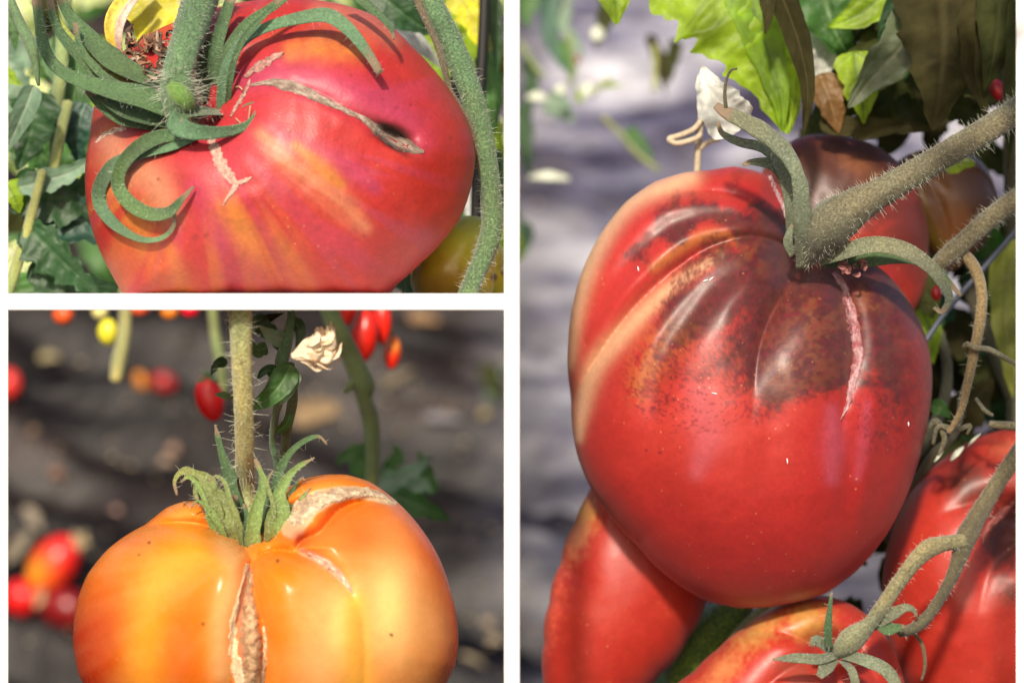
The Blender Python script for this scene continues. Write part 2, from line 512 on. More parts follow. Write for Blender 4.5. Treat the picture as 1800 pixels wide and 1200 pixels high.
def mesh_obj_mixed(name, V, quads, tris, mat, parent, attrs=None, smooth=True):
    V = np.asarray(V, float)
    base = WLOC[parent.name] if parent is not None else V.mean(0)
    me = bpy.data.meshes.new(name)
    nq, ntr = len(quads), len(tris)
    me.vertices.add(len(V)); me.loops.add(nq * 4 + ntr * 3); me.polygons.add(nq + ntr)
    me.vertices.foreach_set('co', (V - base).astype(np.float32).ravel())
    me.loops.foreach_set('vertex_index', np.concatenate([np.asarray(quads).ravel(), np.asarray(tris).ravel()]).astype(np.int32))
    ls = np.concatenate([np.arange(nq) * 4, nq * 4 + np.arange(ntr) * 3]).astype(np.int32)
    me.polygons.foreach_set('loop_start', ls)
    me.polygons.foreach_set('loop_total', np.concatenate([np.full(nq, 4), np.full(ntr, 3)]).astype(np.int32))
    me.update(calc_edges=True)
    me.polygons.foreach_set('use_smooth', np.full(len(me.polygons), smooth, dtype=bool))
    me.materials.append(mat)
    for an, av in (attrs or {}).items():
        a = me.attributes.new(an, 'FLOAT_COLOR', 'POINT')
        c = np.concatenate([av, np.ones((len(av), 1))], 1)
        a.data.foreach_set('color', c.astype(np.float32).ravel())
    o = bpy.data.objects.new(name, me)
    COL.objects.link(o)
    WLOC[o.name] = base
    if parent is not None: o.parent = parent
    else: o.location = base
    return o

def hairs(pathC, parent, n, length=(14, 30), rad=0.55, mat=None, name='hairs', curl=0.4):
    """fine hairs standing on a tube; pathC rows px,py,dz,r"""
    T, N, B = frames(pathC[:, :3])
    V = []; Q = []
    for k in range(n):
        i = rng.integers(0, len(pathC))
        a = rng.uniform(0, 2 * np.pi)
        d = np.cos(a) * N[i] + np.sin(a) * B[i]
        base = pathC[i, :3] + d * pathC[i, 3] * 0.95 + T[i] * rng.uniform(-3, 3)
        L = rng.uniform(*length)
        bend = rng.normal(0, curl, 3) * L
        s = np.cross(d, rng.normal(0, 1, 3)); s /= np.linalg.norm(s) + 1e-9
        s2 = np.cross(d, s)
        k0 = len(V)
        for t in (0.0, 0.5, 1.0):
            c = base + d * L * t + bend * t * t
            w = rad * (1 - 0.75 * t)
            V += [c + s * w, c - s * w * 0.5 + s2 * w * .87, c - s * w * 0.5 - s2 * w * .87]
        for t in (0, 1):
            for j in range(3):
                a0 = k0 + t * 3 + j; a1 = k0 + t * 3 + (j + 1) % 3
                Q.append((a0, a1, a1 + 3, a0 + 3))
    o = mesh_obj(name, W(np.array(V)), np.array(Q), mat or M_HAIR, parent)
    o['kind'] = 'stuff'
    return o

def blade(name, pts, widths, mat, parent, thick=1.5, cup=0.25, face=None, tw=0.0, n=None, col=None, wav=0.0, label=None):
    """sepal-like ribbon with real thickness. pts (px,py,dz); widths half widths along it; face: facing vector"""
    p = np.asarray(pts, float)
    L = np.sqrt(((p[1:] - p[:-1]) ** 2).sum(1)).sum()
    n = n or int(np.clip(L / 5, 10, 60))
    C = cr(p, n)
    T = np.gradient(C, axis=0); T /= np.linalg.norm(T, axis=1)[:, None] + 1e-9
    fv = np.array(face if face is not None else (0.15, -0.25, -1.0), float)
    fN = fv - (T @ fv)[:, None] * T
    fN /= np.linalg.norm(fN, axis=1)[:, None] + 1e-9
    Bn = np.cross(T, fN)
    if tw:
        a = tw * np.linspace(0, 1, n)[:, None]
        fN, Bn = fN * np.cos(a) + Bn * np.sin(a), Bn * np.cos(a) - fN * np.sin(a)
    w = np.interp(np.linspace(0, 1, n), np.linspace(0, 1, len(widths)), widths)
    sd_ = int(abs(p[0, 0] * 3 + p[-1, 1] * 5)) % 9999
    if wav:
        w = w * (1 + wav * (vnoise(np.arange(n) / 3.0, np.zeros(n) + 3, sd_) - 0.5))
    th = np.linspace(0, 2 * np.pi, 14, endpoint=False)
    cx = np.cos(th); sx = np.sin(th)
    tt = np.minimum(thick, w * 0.6)
    O = (w[:, None] * cx)[..., None] * Bn[:, None] + (tt[:, None] * sx + (cup * w)[:, None] * (cx ** 2 - 0.5) - 0.10 * w[:, None] * np.exp(-(cx / 0.18) ** 2))[..., None] * fN[:, None]
    V = off(np.repeat(C[:, None], 14, 1), O).reshape(-1, 3)
    V = np.vstack([V, C[0], C[-1]])
    j = np.arange(14); j2 = (j + 1) % 14
    k0, k1 = n * 14, n * 14 + 1
    tr = np.vstack([np.stack([np.full(14, k0), j, j2], 1), np.stack([np.full(14, k1), (n - 1) * 14 + j2, (n - 1) * 14 + j], 1)])
    o = mesh_obj_mixed(name, W(V), gridfaces(n, 14, True), tr, mat, parent, attrs={'Col': np.tile(col, (len(V), 1))} if col is not None else None)
    tipv = np.concatenate([np.repeat(np.linspace(0, 1, n), 14), [0, 1]])
    midv = np.concatenate([np.tile(0.55 * np.exp(-(cx / 0.16) ** 2) + 0.18 * np.exp(-((np.abs(cx) - 0.55) / 0.08) ** 2), n), [0, 0]])
    for an, av in (('tip', tipv), ('mid', midv)):
        at_ = o.data.attributes.new(an, 'FLOAT', 'POINT'); at_.data.foreach_set('value', av.astype(np.float32))
    if label: o['label'] = label
    return o, np.concatenate([C, (w * 0.8)[:, None]], 1)

def leaf(name, mid, halfw, mat, parent, side=None, lobes=5, ser=0.28, fold=0.15, tilt=0.0, wavy=0.06, prof=0.5, nu=46, nv=17, clampy=None, asym=(1, 1), label=None, seed=None):
    """tomato leaflet: midrib polyline (px,py,dz), halfw px; side edges lobed"""
    p = np.asarray(mid, float)
    C = cr(p, nu)
    u = np.linspace(0, 1, nu)
    T = np.gradient(C, axis=0)
    T2 = T[:, :2] / (np.linalg.norm(T[:, :2], axis=1)[:, None] + 1e-9)
    Sd = np.stack([-T2[:, 1], T2[:, 0], np.full(nu, tilt)], 1)
    w = halfw * (np.sin(np.pi * np.clip(u, 0, 1) ** prof) ** 0.8 + 0.02)
    sd_ = seed if seed is not None else int(abs(p[0, 0] * 3 + p[-1, 1] * 5 + halfw)) % 9999
    saw = np.abs(((u * lobes + 0.17 * sd_) % 1.0) - 0.25)      # asymmetric teeth
    saw = np.where(((u * lobes + 0.17 * sd_) % 1.0) < 0.25, 1 - saw * 4, 1 - (saw / 0.75)) 
    fine = np.abs((u * lobes * 3.1 + 0.4) % 1.0 - 0.5) * 2
    edge = 1 - ser * (1 - saw) - 0.25 * ser * fine
    v = np.linspace(-1, 1, nv)
    U, Vv = np.meshgrid(u, v, indexing='ij')
    wid = w[:, None] * (edge[:, None] * np.abs(Vv) ** 1.5 + (1 - np.abs(Vv) ** 1.5)) * np.where(Vv > 0, asym[0], asym[1])
    D = wid * Vv
    O = D[..., None] * Sd[:, None]
    # forward-pointing veins
    vv = (U * lobes * 1.35 - np.abs(Vv) * 0.55) % 1.0
    vein = np.maximum(np.exp(-(np.abs(Vv) / 0.05) ** 2), 0.6 * np.exp(-(np.minimum(vv, 1 - vv) / 0.07) ** 2) * (1 - np.abs(Vv) ** 2))
    dz = -fold * np.abs(D) + wavy * halfw * 3 * (fbm(U * 5 + sd_, Vv * 2.2 + 4, sd_) - 0.5) * (0.3 + np.abs(Vv)) + 0.05 * halfw * vein + 0.09 * halfw * (fbm(U * 15 + sd_, Vv * 5 + 4, sd_ + 9, 3) - 0.5) - 0.016 * halfw * np.cos(vv * 6.28) * fbm(U * 4, Vv * 3, sd_ + 2)*2
    O[..., 2] += dz
    P_ = off(np.repeat(C[:, None], nv, 1), O)
    if clampy is not None:
        y = P_[..., 1]
        P_[..., 1] = np.where(y > clampy - 12, clampy - 12 * np.exp(-(np.maximum(y - clampy + 12, 0)) / 12.0), y)
    o = mesh_obj(name, W(P_.reshape(-1, 3)), gridfaces(nu, nv), mat, parent, attrs={'vein': vein.ravel()})
    if label: o['label'] = label
    return o

class Fruit:
    def __init__(s, outline, c, zc, df, db, grooves=(), pits=(), colour=None, na=420, nt=230, smooth_deg=4, lump=0.0, flat=1.0, seed=1):
        ol = np.array(outline, float)
        ang = np.arctan2(ol[:, 1] - c[1], ol[:, 0] - c[0])
        rad = np.hypot(ol[:, 0] - c[0], ol[:, 1] - c[1])
        o = np.argsort(ang); ang = ang[o]; rad = rad[o]
        A = np.linspace(-np.pi, np.pi, 1440, endpoint=False)
        R = np.interp(A, np.concatenate([ang - 2 * np.pi, ang, ang + 2 * np.pi]), np.tile(rad, 3))
        k = int(max(1, smooth_deg * 4)); ker = np.exp(-np.linspace(-2, 2, 2 * k + 1) ** 2); ker /= ker.sum()
        R = np.convolve(np.tile(R, 3), ker, 'same')[1440:2880]
        a = np.linspace(-np.pi, np.pi, na, endpoint=False)
        Ra = np.interp(a, A, R)
        t = np.linspace(0.0, np.pi, nt)
        tg, ag = np.meshgrid(t, a, indexing='ij')
        rho = np.sin(tg) ** flat
        k2 = int(na / 7); ker2 = np.exp(-np.linspace(-2, 2, 2 * k2 + 1) ** 2); ker2 /= ker2.sum()
        Rs = np.convolve(np.tile(Ra, 3), ker2, 'same')[na:2 * na]
        Rm = Rs[None] + (Ra - Rs)[None] * sstep(0.35, 1.0, rho)
        x = c[0] + Rm * rho * np.cos(ag)
        y = c[1] + Rm * rho * np.sin(ag)
        z = np.where(tg <= np.pi / 2, zc - df * np.cos(tg), zc - db * np.cos(tg))
        front = np.where(tg <= np.pi / 2, 1.0, np.clip(1 + np.cos(tg), 0, 1))
        tot = np.zeros_like(x)
        s.x, s.y = x, y
        for g in grooves:
            d, v, sd_, par = polyd(x, y, cr(g['pts'], 40))
            w = g['wr'] + (g['wl'] - g['wr']) * (0.5 + 0.5 * np.clip(sd_, -1, 1))
            if g.get('soft'):
                f = np.exp(-(d / w) ** 2 * 2.5)
            else:
                q = np.clip(np.sqrt(d * d + g.get('eps', 3.0) ** 2) / w, 0, 1)
                f = 0.92 * (1 - np.sqrt(np.clip(1 - (1 - q) ** 2, 0, 1))) + 0.16 * np.exp(-(d / w) ** 2 * 2.2)
            tot = tot + (np.clip(v[..., 0], 0, None) * f) ** 2.2
        tot = tot ** (1 / 2.2)
        for (qx, qy, dep, wx, wy) in pits:
            tot = tot + dep * np.exp(-(((x - qx) / wx) ** 2 + ((y - qy) / wy) ** 2))
        if lump:
            tot = tot + lump * (fbm(x / 90, y / 90, seed, 3) - 0.5)
        z = z + tot * front
        s.z = z
        s.nt, s.na = nt, na
        s.P = np.stack([x, y, z], -1)
        s.col = colour(x, y, tot) if colour else None
        s.fx = x[:nt // 2].ravel(); s.fy = y[:nt // 2].ravel(); s.fz = z[:nt // 2].ravel()
    def body(s, mat, parent, name='body'):
        return mesh_obj(name, W(s.P.reshape(-1, 3)), gridfaces(s.nt, s.na, True), mat, parent, attrs={'Col': np.clip(s.col, 0, 1).reshape(-1, 3)})
    def zs(s, x, y):
        i = np.argmin((s.fx - x) ** 2 + (s.fy - y) ** 2)
        return s.fz[i]
    def on(s, pts, lift=0.0):
        return [(p[0], p[1], s.zs(p[0], p[1]) - lift - (p[2] if len(p) > 2 else 0)) for p in pts]
    def scar(s, pts, parent, colA, colB, name='scar', lift=1.2, jag=0.35, n=70, nv=11, rise=3.0, label=None, dark=None):
        """pts (px,py,halfwidth) ribbon of cork on the skin"""
        C = cr(pts, n)
        T = np.gradient(C[:, :2], axis=0); T /= np.linalg.norm(T, axis=1)[:, None] + 1e-9
        Nn = np.stack([-T[:, 1], T[:, 0]], 1)
        V = []; col = []
        sd_ = int(C[0, 0]) % 977
        for i in range(n):
            jl = 1 + jag * (vnoise(np.array(i / 2.2), np.array(1.0), sd_) - 0.5) * 2
            jr = 1 + jag * (vnoise(np.array(i / 2.2), np.array(7.0), sd_) - 0.5) * 2
            for j in range(nv):
                v = -1 + 2 * j / (nv - 1)
                w = C[i, 2] * (jr if v > 0 else jl)
                px, py = C[i, 0] + Nn[i, 0] * w * v, C[i, 1] + Nn[i, 1] * w * v
                nz = float(fbm(np.array(i / 3.0), np.array(v * 2.0 + 5), sd_ + 3)) - 0.5
                h = lift * (1 if abs(v) < 0.99 else -1.5) + rise * (1 - v * v) * (0.5 + 1.5 * nz) 
                V.append((px, py, s.zs(px, py) - h))
                q = np.clip(0.5 + 2.4 * nz + 0.2 * (abs(v) > 0.6), 0, 1)
                cc = colA * (1 - q) + colB * q
                if dark is not None:
                    dk = dark(px, py, v)
                    cc = cc * (1 - dk) + np.array([0.02, 0.016, 0.012]) * dk
                col.append(cc)
        o = mesh_obj(name, W(np.array(V)), gridfaces(n, nv), M_CORK, parent, attrs={'Col': np.array(col)})
        if label: o['label'] = label
        return o

def mixm(c, col, m):
    m = np.clip(m, 0, 1)[..., None]
    return c * (1 - m) + np.asarray(col) * m
def band(x, y, pts, soft=1.0):
    d, v, sd_, par = polyd(x, y, cr(pts, 30))
    return np.exp(-(d / (v[..., 0] * soft + 1e-6)) ** 2)
def blob(x, y, cx, cy, rx, ry, ang=0):
    a = math.radians(ang); dx, dy = x - cx, y - cy
    X = dx * math.cos(a) + dy * math.sin(a); Y = -dx * math.sin(a) + dy * math.cos(a)
    return np.exp(-((X / rx) ** 2 + (Y / ry) ** 2))
def dots(x, y, lst):
    m = 0
    for (a, b, r) in lst: m = np.maximum(m, np.exp(-(((x - a) ** 2 + (y - b) ** 2) / r ** 2) ** 2))
    return m

#@@TL
# ================================================================== upper left bay: pink red tomato with calyx
RED = np.array([0.43, 0.020, 0.015]); PINK = np.array([0.40, 0.040, 0.085]); ORA = np.array([0.52, 0.16, 0.03]); PEACH = np.array([0.54, 0.22, 0.12])
def col_tl(x, y, g):
    nz = fbm(x / 60, y / 60, 5); nf = fbm(x / 13, y / 13, 8)
    c = np.tile(RED, x.shape + (1,))
    an = np.arctan2(y - 185, x - 345 + 1e-6); rr_ = np.hypot(x - 345, y - 185)
    st_ = fbm(an * 11 + 30, rr_ / 260 + 2, 55, 4); s1 = np.clip((st_ - 0.28) * 2.6, 0.15, 1.5)
    c = mixm(c, RED * [1.05, 1.9, 1.4], 0.6 * nz)
    c = mixm(c, ORA, 0.55 * sstep(0.52, 0.66, st_) * sstep(120, 220, rr_) * sstep(560, 380, x + 0.0 * y) )
    c = mixm(c, PINK, 0.45 * sstep(0.54, 0.66, fbm(an * 13 + 9, rr_ / 240, 66, 3)) * sstep(60, 160, rr_))
    c = mixm(c, PINK, 0.35 * blob(x, y, 400, 250, 160, 160) * (0.5 + nz))
    c = mixm(c, PINK, 1.0 * band(x, y, [(430, 140, 25), (520, 130, 32), (620, 165, 36), (700, 200, 32), (742, 250, 22)]))
    c = mixm(c, PINK, 0.9 * band(x, y, [(470, 225, 12), (560, 270, 20), (620, 300, 22), (660, 330, 14)]))
    c = mixm(c, PINK, 0.7 * band(x, y, [(340, 330, 20), (375, 380, 28), (390, 430, 16)]))
    c = mixm(c, ORA, 0.85 * band(x, y, [(400, 370, 26), (450, 420, 36), (500, 460, 34), (545, 505, 16)]) * s1)
    c = mixm(c, ORA, 0.8 * band(x, y, [(190, 300, 34), (225, 380, 36), (260, 450, 30), (285, 520, 26)]) * s1 * 1.1)
    c = mixm(c, ORA, 0.75 * band(x, y, [(300, 440, 14), (325, 520, 24)]))
    c = mixm(c, PEACH, 0.85 * band(x, y, [(190, 240, 30), (220, 290, 36), (270, 320, 34), (300, 380, 22)]))
    c = mixm(c, PEACH * [1, .9, .8], 0.8 * band(x, y, [(462, 235, 14), (520, 295, 26), (590, 355, 30), (640, 400, 14)]) * (0.35 + s1))
    c = mixm(c, ORA * [1, 1.15, 1], 0.85 * band(x, y, [(520, 255, 9), (570, 300, 16), (600, 325, 8)]))
    c = mixm(c, ORA * [1, 1.1, 1.2], 0.85 * band(x, y, [(515, 90, 20), (570, 80, 28), (630, 90, 20)]) * (0.5 + 0.8 * nf))
    c = mixm(c, PEACH * [1, .75, .8], 0.7 * band(x, y, [(560, 18, 18), (630, 32, 24), (690, 70, 18)]))
    c = mixm(c, [0.46, 0.025, 0.008], 0.6 * blob(x, y, 810, 270, 70, 150))
    c = mixm(c, [0.42, 0.02, 0.012], 0.6 * blob(x, y, 250, 500, 24, 90, -20))
    c = mixm(c, [0.012, 0.008, 0.006], 1.3 * blob(x, y, 692, 232, 42, 9, 30) + 1.1 * blob(x, y, 690, 258, 30, 5, 30))
    c = mixm(c, [0.22, 0.02, 0.02], 0.7 * dots(x, y, [(343, 417, 6), (362, 414, 5), (508, 231, 6), (279, 315, 3), (617, 133, 3), (600, 78, 3), (702, 297, 3), (731, 355, 4), (590, 246, 2.5), (640, 415, 3), (779, 316, 3), (792, 243, 4), (722, 184, 3), (697, 190, 3), (672, 175, 3)]))
    c = c * (0.88 + 0.24 * nf[..., None])
    return c
ol = [(165, 190), (158, 240), (150, 290), (150, 340), (158, 390), (175, 440), (195, 480), (213, 512), (221, 527), (300, 528), (400, 528), (500, 528), (600, 528), (676, 527), (700, 498), (740, 462), (780, 422), (812, 378), (828, 330), (836, 275), (832, 245), (815, 200), (790, 158), (760, 120), (722, 80), (690, 48), (650, 24), (600, 8), (545, 0), (490, -2), (440, 2), (380, 14), (320, 34), (260, 62), (215, 92), (185, 130)]
tl = Fruit(ol, (490, 300), 0, 300, 260,
    grooves=[dict(pts=[(425, 150, 4), (500, 148, 14), (560, 166, 18), (640, 212, 20), (700, 246, 30), (742, 264, 3)], wl=46, wr=20),
             dict(pts=[(350, 200, 34), (375, 260, 16), (400, 320, 8), (412, 350, 2)], wl=70, wr=70),
             dict(pts=[(160, 250, 14), (180, 235, 24), (225, 222, 30), (300, 215, 30)], wl=24, wr=60),
             dict(pts=[(300, 260, 20), (250, 270, 16), (222, 300, 4)], wl=50, wr=60),
             dict(pts=[(420, 110, 30), (500, 60, 14), (600, 40, 8), (690, 62, 3)], wl=60, wr=110)],
    pits=[(345, 165, 90, 85, 75), (690, 238, 26, 26, 14), (712, 248, 16, 20, 12), (230, 110, 40, 50, 40), (590, 400, -4, 120, 60)], colour=col_tl, lump=14, seed=4, smooth_deg=1.6)
T1 = thing('tomato', 'pink and red tomato with orange streaks and a curled hairy calyx on the shelf', 'tomato', (490, 528, 0))
tl.body(M_TL, T1)
CK1 = np.array([0.44, 0.35, 0.28]); CK2 = np.array([0.20, 0.14, 0.105])
tl.scar([(440, 150, 2), (465, 146, 5), (500, 148, 11), (535, 161, 10), (570, 177, 7), (610, 195, 5), (645, 213, 6), (668, 233, 11), (700, 250, 14), (725, 261, 10), (745, 267, 3)], T1, CK1, CK2,
        label='long brown cork scar running to a black split', rise=2.5, jag=0.2,
        dark=lambda px, py, v: max(0.0, min(1.0, (0.25 if abs(v) < 0.5 else 1.0) * math.exp(-((px - 688) / 34) ** 4) * (0.3 + 0.6 * abs(v)))))
tl.scar([(368, 240, 7), (378, 262, 10), (390, 290, 11), (405, 312, 9), (414, 322, 7), (408, 336, 5), (398, 350, 3), (392, 362, 1)], T1, np.array([0.66, 0.40, 0.33]), np.array([0.45, 0.26, 0.20]), label='pale forked cork scar below the calyx', rise=2)
tl.scar([(412, 322, 4), (425, 320, 5), (438, 314, 3), (442, 311, 1)], T1, np.array([0.66, 0.40, 0.33]), np.array([0.45, 0.26, 0.20]), n=24, rise=2)
tl.scar([(430, 135, 3), (455, 118, 8), (480, 102, 7), (498, 92, 3)], T1, np.array([0.50, 0.28, 0.24]), np.array([0.34, 0.17, 0.14]), n=40, rise=5)
tl.scar([(168, 250, 2), (185, 236, 5), (205, 228, 5), (222, 226, 2)], T1, np.array([0.8, 0.66, 0.55]), np.array([0.6, 0.36, 0.26]), n=30, rise=1.5)
tl.scar([(405, 205, 2), (420, 180, 4), (432, 160, 4), (440, 140, 2)], T1, np.array([0.55, 0.36, 0.30]), np.array([0.32, 0.16, 0.13]), n=30, rise=3)
# pedicel
pe, C = tube('stem', [(362, -60, -150, 34), (352, 0, -175, 33), (336, 50, -200, 30), (322, 95, -225, 27), (312, 130, -240, 27), (312, 160, -245, 31), (318, 185, -235, 30), (335, 205, -200, 20)], M_STEM, T1, 26, 4, 0.06)
hairs(C, pe, 900, (5, 13), 0.5)
hairs(C[-24:], pe, 260, (14, 34), 0.6, curl=0.5)
kn, C2 = tube('stem_knob', [(300, 150, -262, 12), (315, 165, -268, 19), (328, 180, -262, 17), (335, 190, -250, 9)], stem_mat('lime_knob', (0.07, 0.16, 0.02), (0.14, 0.25, 0.03), (0.22, 0.33, 0.07)), T1, 18, 3, 0.06)
def sep(pts, w, mat=M_SEPAL, hn=60, hl=(5, 12), **k):
    o, C = blade('sepal', pts, w, mat, T1, **k)
    if hn: hairs(C, o, hn, hl, 0.4)
    return o
sep([(330, 205, -215), (262, 175, -235), (200, 160, -230), (140, 142, -210), (100, 120, -190), (78, 85, -180), (70, 40, -170), (62, -20, -160)], [16, 24, 22, 16, 13, 11, 10, 9], M_SEPAL, 120, (6, 14), face=(0.1, -0.6, -1), thick=4)
sep([(320, 215, -190), (285, 205, -205), (230, 190, -205), (190, 165, -195), (160, 120, -185), (118, 75, -175), (96, 40, -170), (85, -15, -160)], [18, 24, 26, 20, 14, 11, 8, 6], M_SEPALDK, 60, face=(0.2, -0.5, -1))
sep([(300, 225, -170), (262, 215, -190), (215, 205, -190), (180, 185, -180), (150, 160, -170)], [10, 15, 17, 12, 3], M_SEPAL, 30)
sep([(290, 150, -150), (240, 130, -170), (190, 100, -170), (150, 60, -160), (120, 25, -150), (100, -20, -150)], [10, 18, 24, 18, 12, 9], M_SEPALDK, 30, face=(0.3, -0.6, -1))
sep([(250, 150, -140), (190, 125, -150), (140, 85, -150), (108, 50, -150), (90, 0, -140)], [8, 14, 12, 9, 6], M_SEPALY, 0)
# front two curls hanging left
sep(tl.on([(335, 238, 18), (285, 240, 34), (245, 258, 44), (215, 290, 42), (207, 325, 34), (225, 355, 28), (260, 376, 26), (295, 374, 28), (318, 352, 26), (340, 328, 14)]), [9, 12, 14, 13, 12, 13, 14, 12, 7, 2], M_SEPAL, 70, (5, 9), cup=0.35)
sep(tl.on([(345, 240, 20), (300, 258, 22), (245, 272, 26), (200, 290, 30), (175, 330, 30), (178, 365, 24), (205, 398, 20), (245, 420, 18), (280, 420, 16), (303, 402, 14), (306, 378, 16), (298, 366, 18)]), [7, 8, 8, 10, 12, 13, 13, 11, 7, 5, 4, 3], M_SEPALB, 40, (4, 8), cup=0.3)
# curled loop in front
sep([(318, 205, -265), (312, 220, -275), (345, 232, -285), (390, 232, -280), (430, 222, -270), (452, 202, -262), (450, 186, -250), (432, 188, -240), (418, 200, -230)], [20, 18, 14, 12, 10, 8, 7, 6, 3], M_SEPALB, 60, (4, 9), face=(0.1, 0.3, -1), cup=0.3, thick=3)
sep([(395, 200, -200), (360, 196, -240), (322, 200, -262), (314, 215, -270)], [12, 16, 18, 16], M_SEPAL, 50, (4, 10), face=(0.2, -1, -0.6))
# right sepals arching over the fruit
sep([(392, 215, -190), (390, 170, -205), (398, 120, -215), (425, 75, -215), (470, 48, -212), (530, 32, -210), (575, 28, -212), (610, 50, -225), (640, 85, -240), (658, 112, -245), (668, 130, -243)], [9, 10, 10, 9, 9, 10, 12, 14, 12, 9, 7], M_SEPALB, 130, (4, 9), cup=0.35, thick=3.5)
sep([(380, 150, -190), (395, 95, -195), (430, 45, -190), (480, 12, -180), (520, -20, -170)], [7, 8, 8, 8, 7], M_SEPAL, 60, (4, 9), cup=0.3)
sep([(375, 140, -180), (378, 90, -185), (392, 40, -180), (408, -10, -170)], [10, 13, 11, 9], M_SEPAL, 30, cup=0.5)
sep([(372, 180, -160), (362, 130, -165), (366, 90, -165), (372, 60, -160)], [14, 20, 15, 4], M_SEPALDK, 30)
sep([(355, 210, -150), (385, 190, -160), (398, 150, -160), (392, 110, -150)], [22, 24, 18, 5], M_SEPALDK, 60, (8, 22))
sep([(600, -25, -150), (640, 5, -160), (670, 30, -175), (688, 52, -190), (692, 70, -195)], [10, 9, 8, 6, 2], M_SEPALDK, 40, (4, 8))
sep([(350, 225, -200), (330, 250, -225), (290, 262, -225), (262, 262, -215), (235, 275, -205), (222, 300, -200)], [6, 7, 6, 5, 4, 2], M_SEPALDK, 20, (4, 9), cup=0.4)
sep([(400, 190, -200), (403, 150, -225), (412, 105, -235), (432, 62, -235), (470, 22, -228), (500, -10, -220)], [5, 6, 6, 6, 5, 5], M_SEPALDK, 40, (4, 9), cup=0.5)
sep([(300, 190, -200), (250, 170, -225), (205, 150, -220), (165, 118, -205), (140, 80, -195), (132, 40, -190)], [8, 10, 9, 7, 6, 4], M_SEPALDK, 30, (4, 9), cup=0.5)
# wispy dry threads round the pit
for k in range(16):
    a = rng.uniform(0, 1); x0, y0 = 400 + rng.uniform(-14, 30), 150 + rng.uniform(-40, 60)
    pts = [(x0, y0, tl.zs(x0, y0) - 10), (x0 + rng.uniform(5, 25), y0 + rng.uniform(-20, 20), tl.zs(x0, y0) - 18), (x0 + rng.uniform(10, 50), y0 + rng.uniform(-40, 20), tl.zs(x0 + 25, y0) - 8)]
    if k < 2: tube('dry_thread', [p + (1.1,) for p in pts], M_STRAW, T1, 6, 4, 0.1)
# dried blossom remnants
DR = thing('dried_blossom', 'brown shrivelled blossom remnant lodged behind the hairy stem on the pink tomato', 'dried flower', (255, 125, -120))
for k in range(80):
    x0 = rng.uniform(216, 296); y0 = rng.uniform(62, 136); z0 = min(tl.zs(x0, y0), -40) - rng.uniform(10, 40)
    a = rng.uniform(0, 6.28); L = rng.uniform(12, 28)
    cc = [np.array([0.16, 0.09, 0.055]), np.array([0.36, 0.26, 0.18]), np.array([0.08, 0.045, 0.03]), np.array([0.26, 0.13, 0.07])][k % 4]
    blade('dried_petal', [(x0, y0, z0), (x0 + L * .5 * math.cos(a), y0 + L * .5 * math.sin(a), z0 - 10), (x0 + L * math.cos(a + .7), y0 + L * math.sin(a + .7), z0 - 6)], [2, rng.uniform(3, 6), 2], M_DRYP, DR, thick=1, cup=0.8, col=cc, tw=rng.uniform(-2, 2), n=9)

# yellow curled leaf at the top
YL = thing('yellow_leaf', 'bright yellow withering leaf with a rolled pinkish edge behind the upper stem', 'leaf', (240, -40, 120))
leaf('leaf_blade', [(250, -60, 90), (262, -10, 80), (268, 40, 70), (255, 78, 60), (235, 90, 60)], 62, M_LYEL, YL, lobes=2, ser=0.05, fold=-0.1)
blade('rolled_edge', [(262, -30, 30), (222, 0, 10), (200, 30, 0), (196, 62, 0), (204, 92, 10), (212, 112, 20)], [10, 14, 15, 14, 10, 5], attr_mat('leaf_edge', 0.5, 0.2), YL, thick=4, cup=0.5, col=np.array([0.62, 0.50, 0.06]))
blade('rolled_edge', [(255, -22, -6), (228, 10, -18), (212, 40, -22), (208, 72, -20), (214, 104, 0)], [5, 7, 8, 7, 3], attr_mat('leaf_edge_pink', 0.5, 0.2), YL, thick=3, cup=0.5, col=np.array([0.56, 0.42, 0.33]))

# vine stem on the right
V1 = thing('tomato_vine', 'thick green hairy vine stem bending past the pink tomato down to the shelf', 'vine', (820, 525, 40))
st, C = tube('stem', [(728, -80, 60, 20), (755, 0, 50, 22), (790, 70, 45, 22), (820, 140, 40, 21), (841, 210, 40, 20), (855, 280, 40, 19), (863, 340, 40, 18), (864, 400, 40, 19), (850, 450, 40, 18), (833, 490, 40, 17), (818, 527, 40, 17)], M_STEM, V1, 22, 4, 0.05)
hairs(C, st, 900, (4, 12), 0.45)
st, C = tube('thin_stem', [(715, -60, 20, 7), (738, 10, 15, 7), (765, 70, 10, 6), (780, 115, 12, 6), (792, 160, 20, 5), (830, 225, 25, 4), (845, 300, 30, 3)], stem_mat('brown_edge_stem', (0.06, 0.05, 0.02), (0.14, 0.09, 0.05), (0.22, 0.18, 0.10)), V1, 12, 5, 0.05)
hairs(C, st, 120, (4, 10), 0.4)

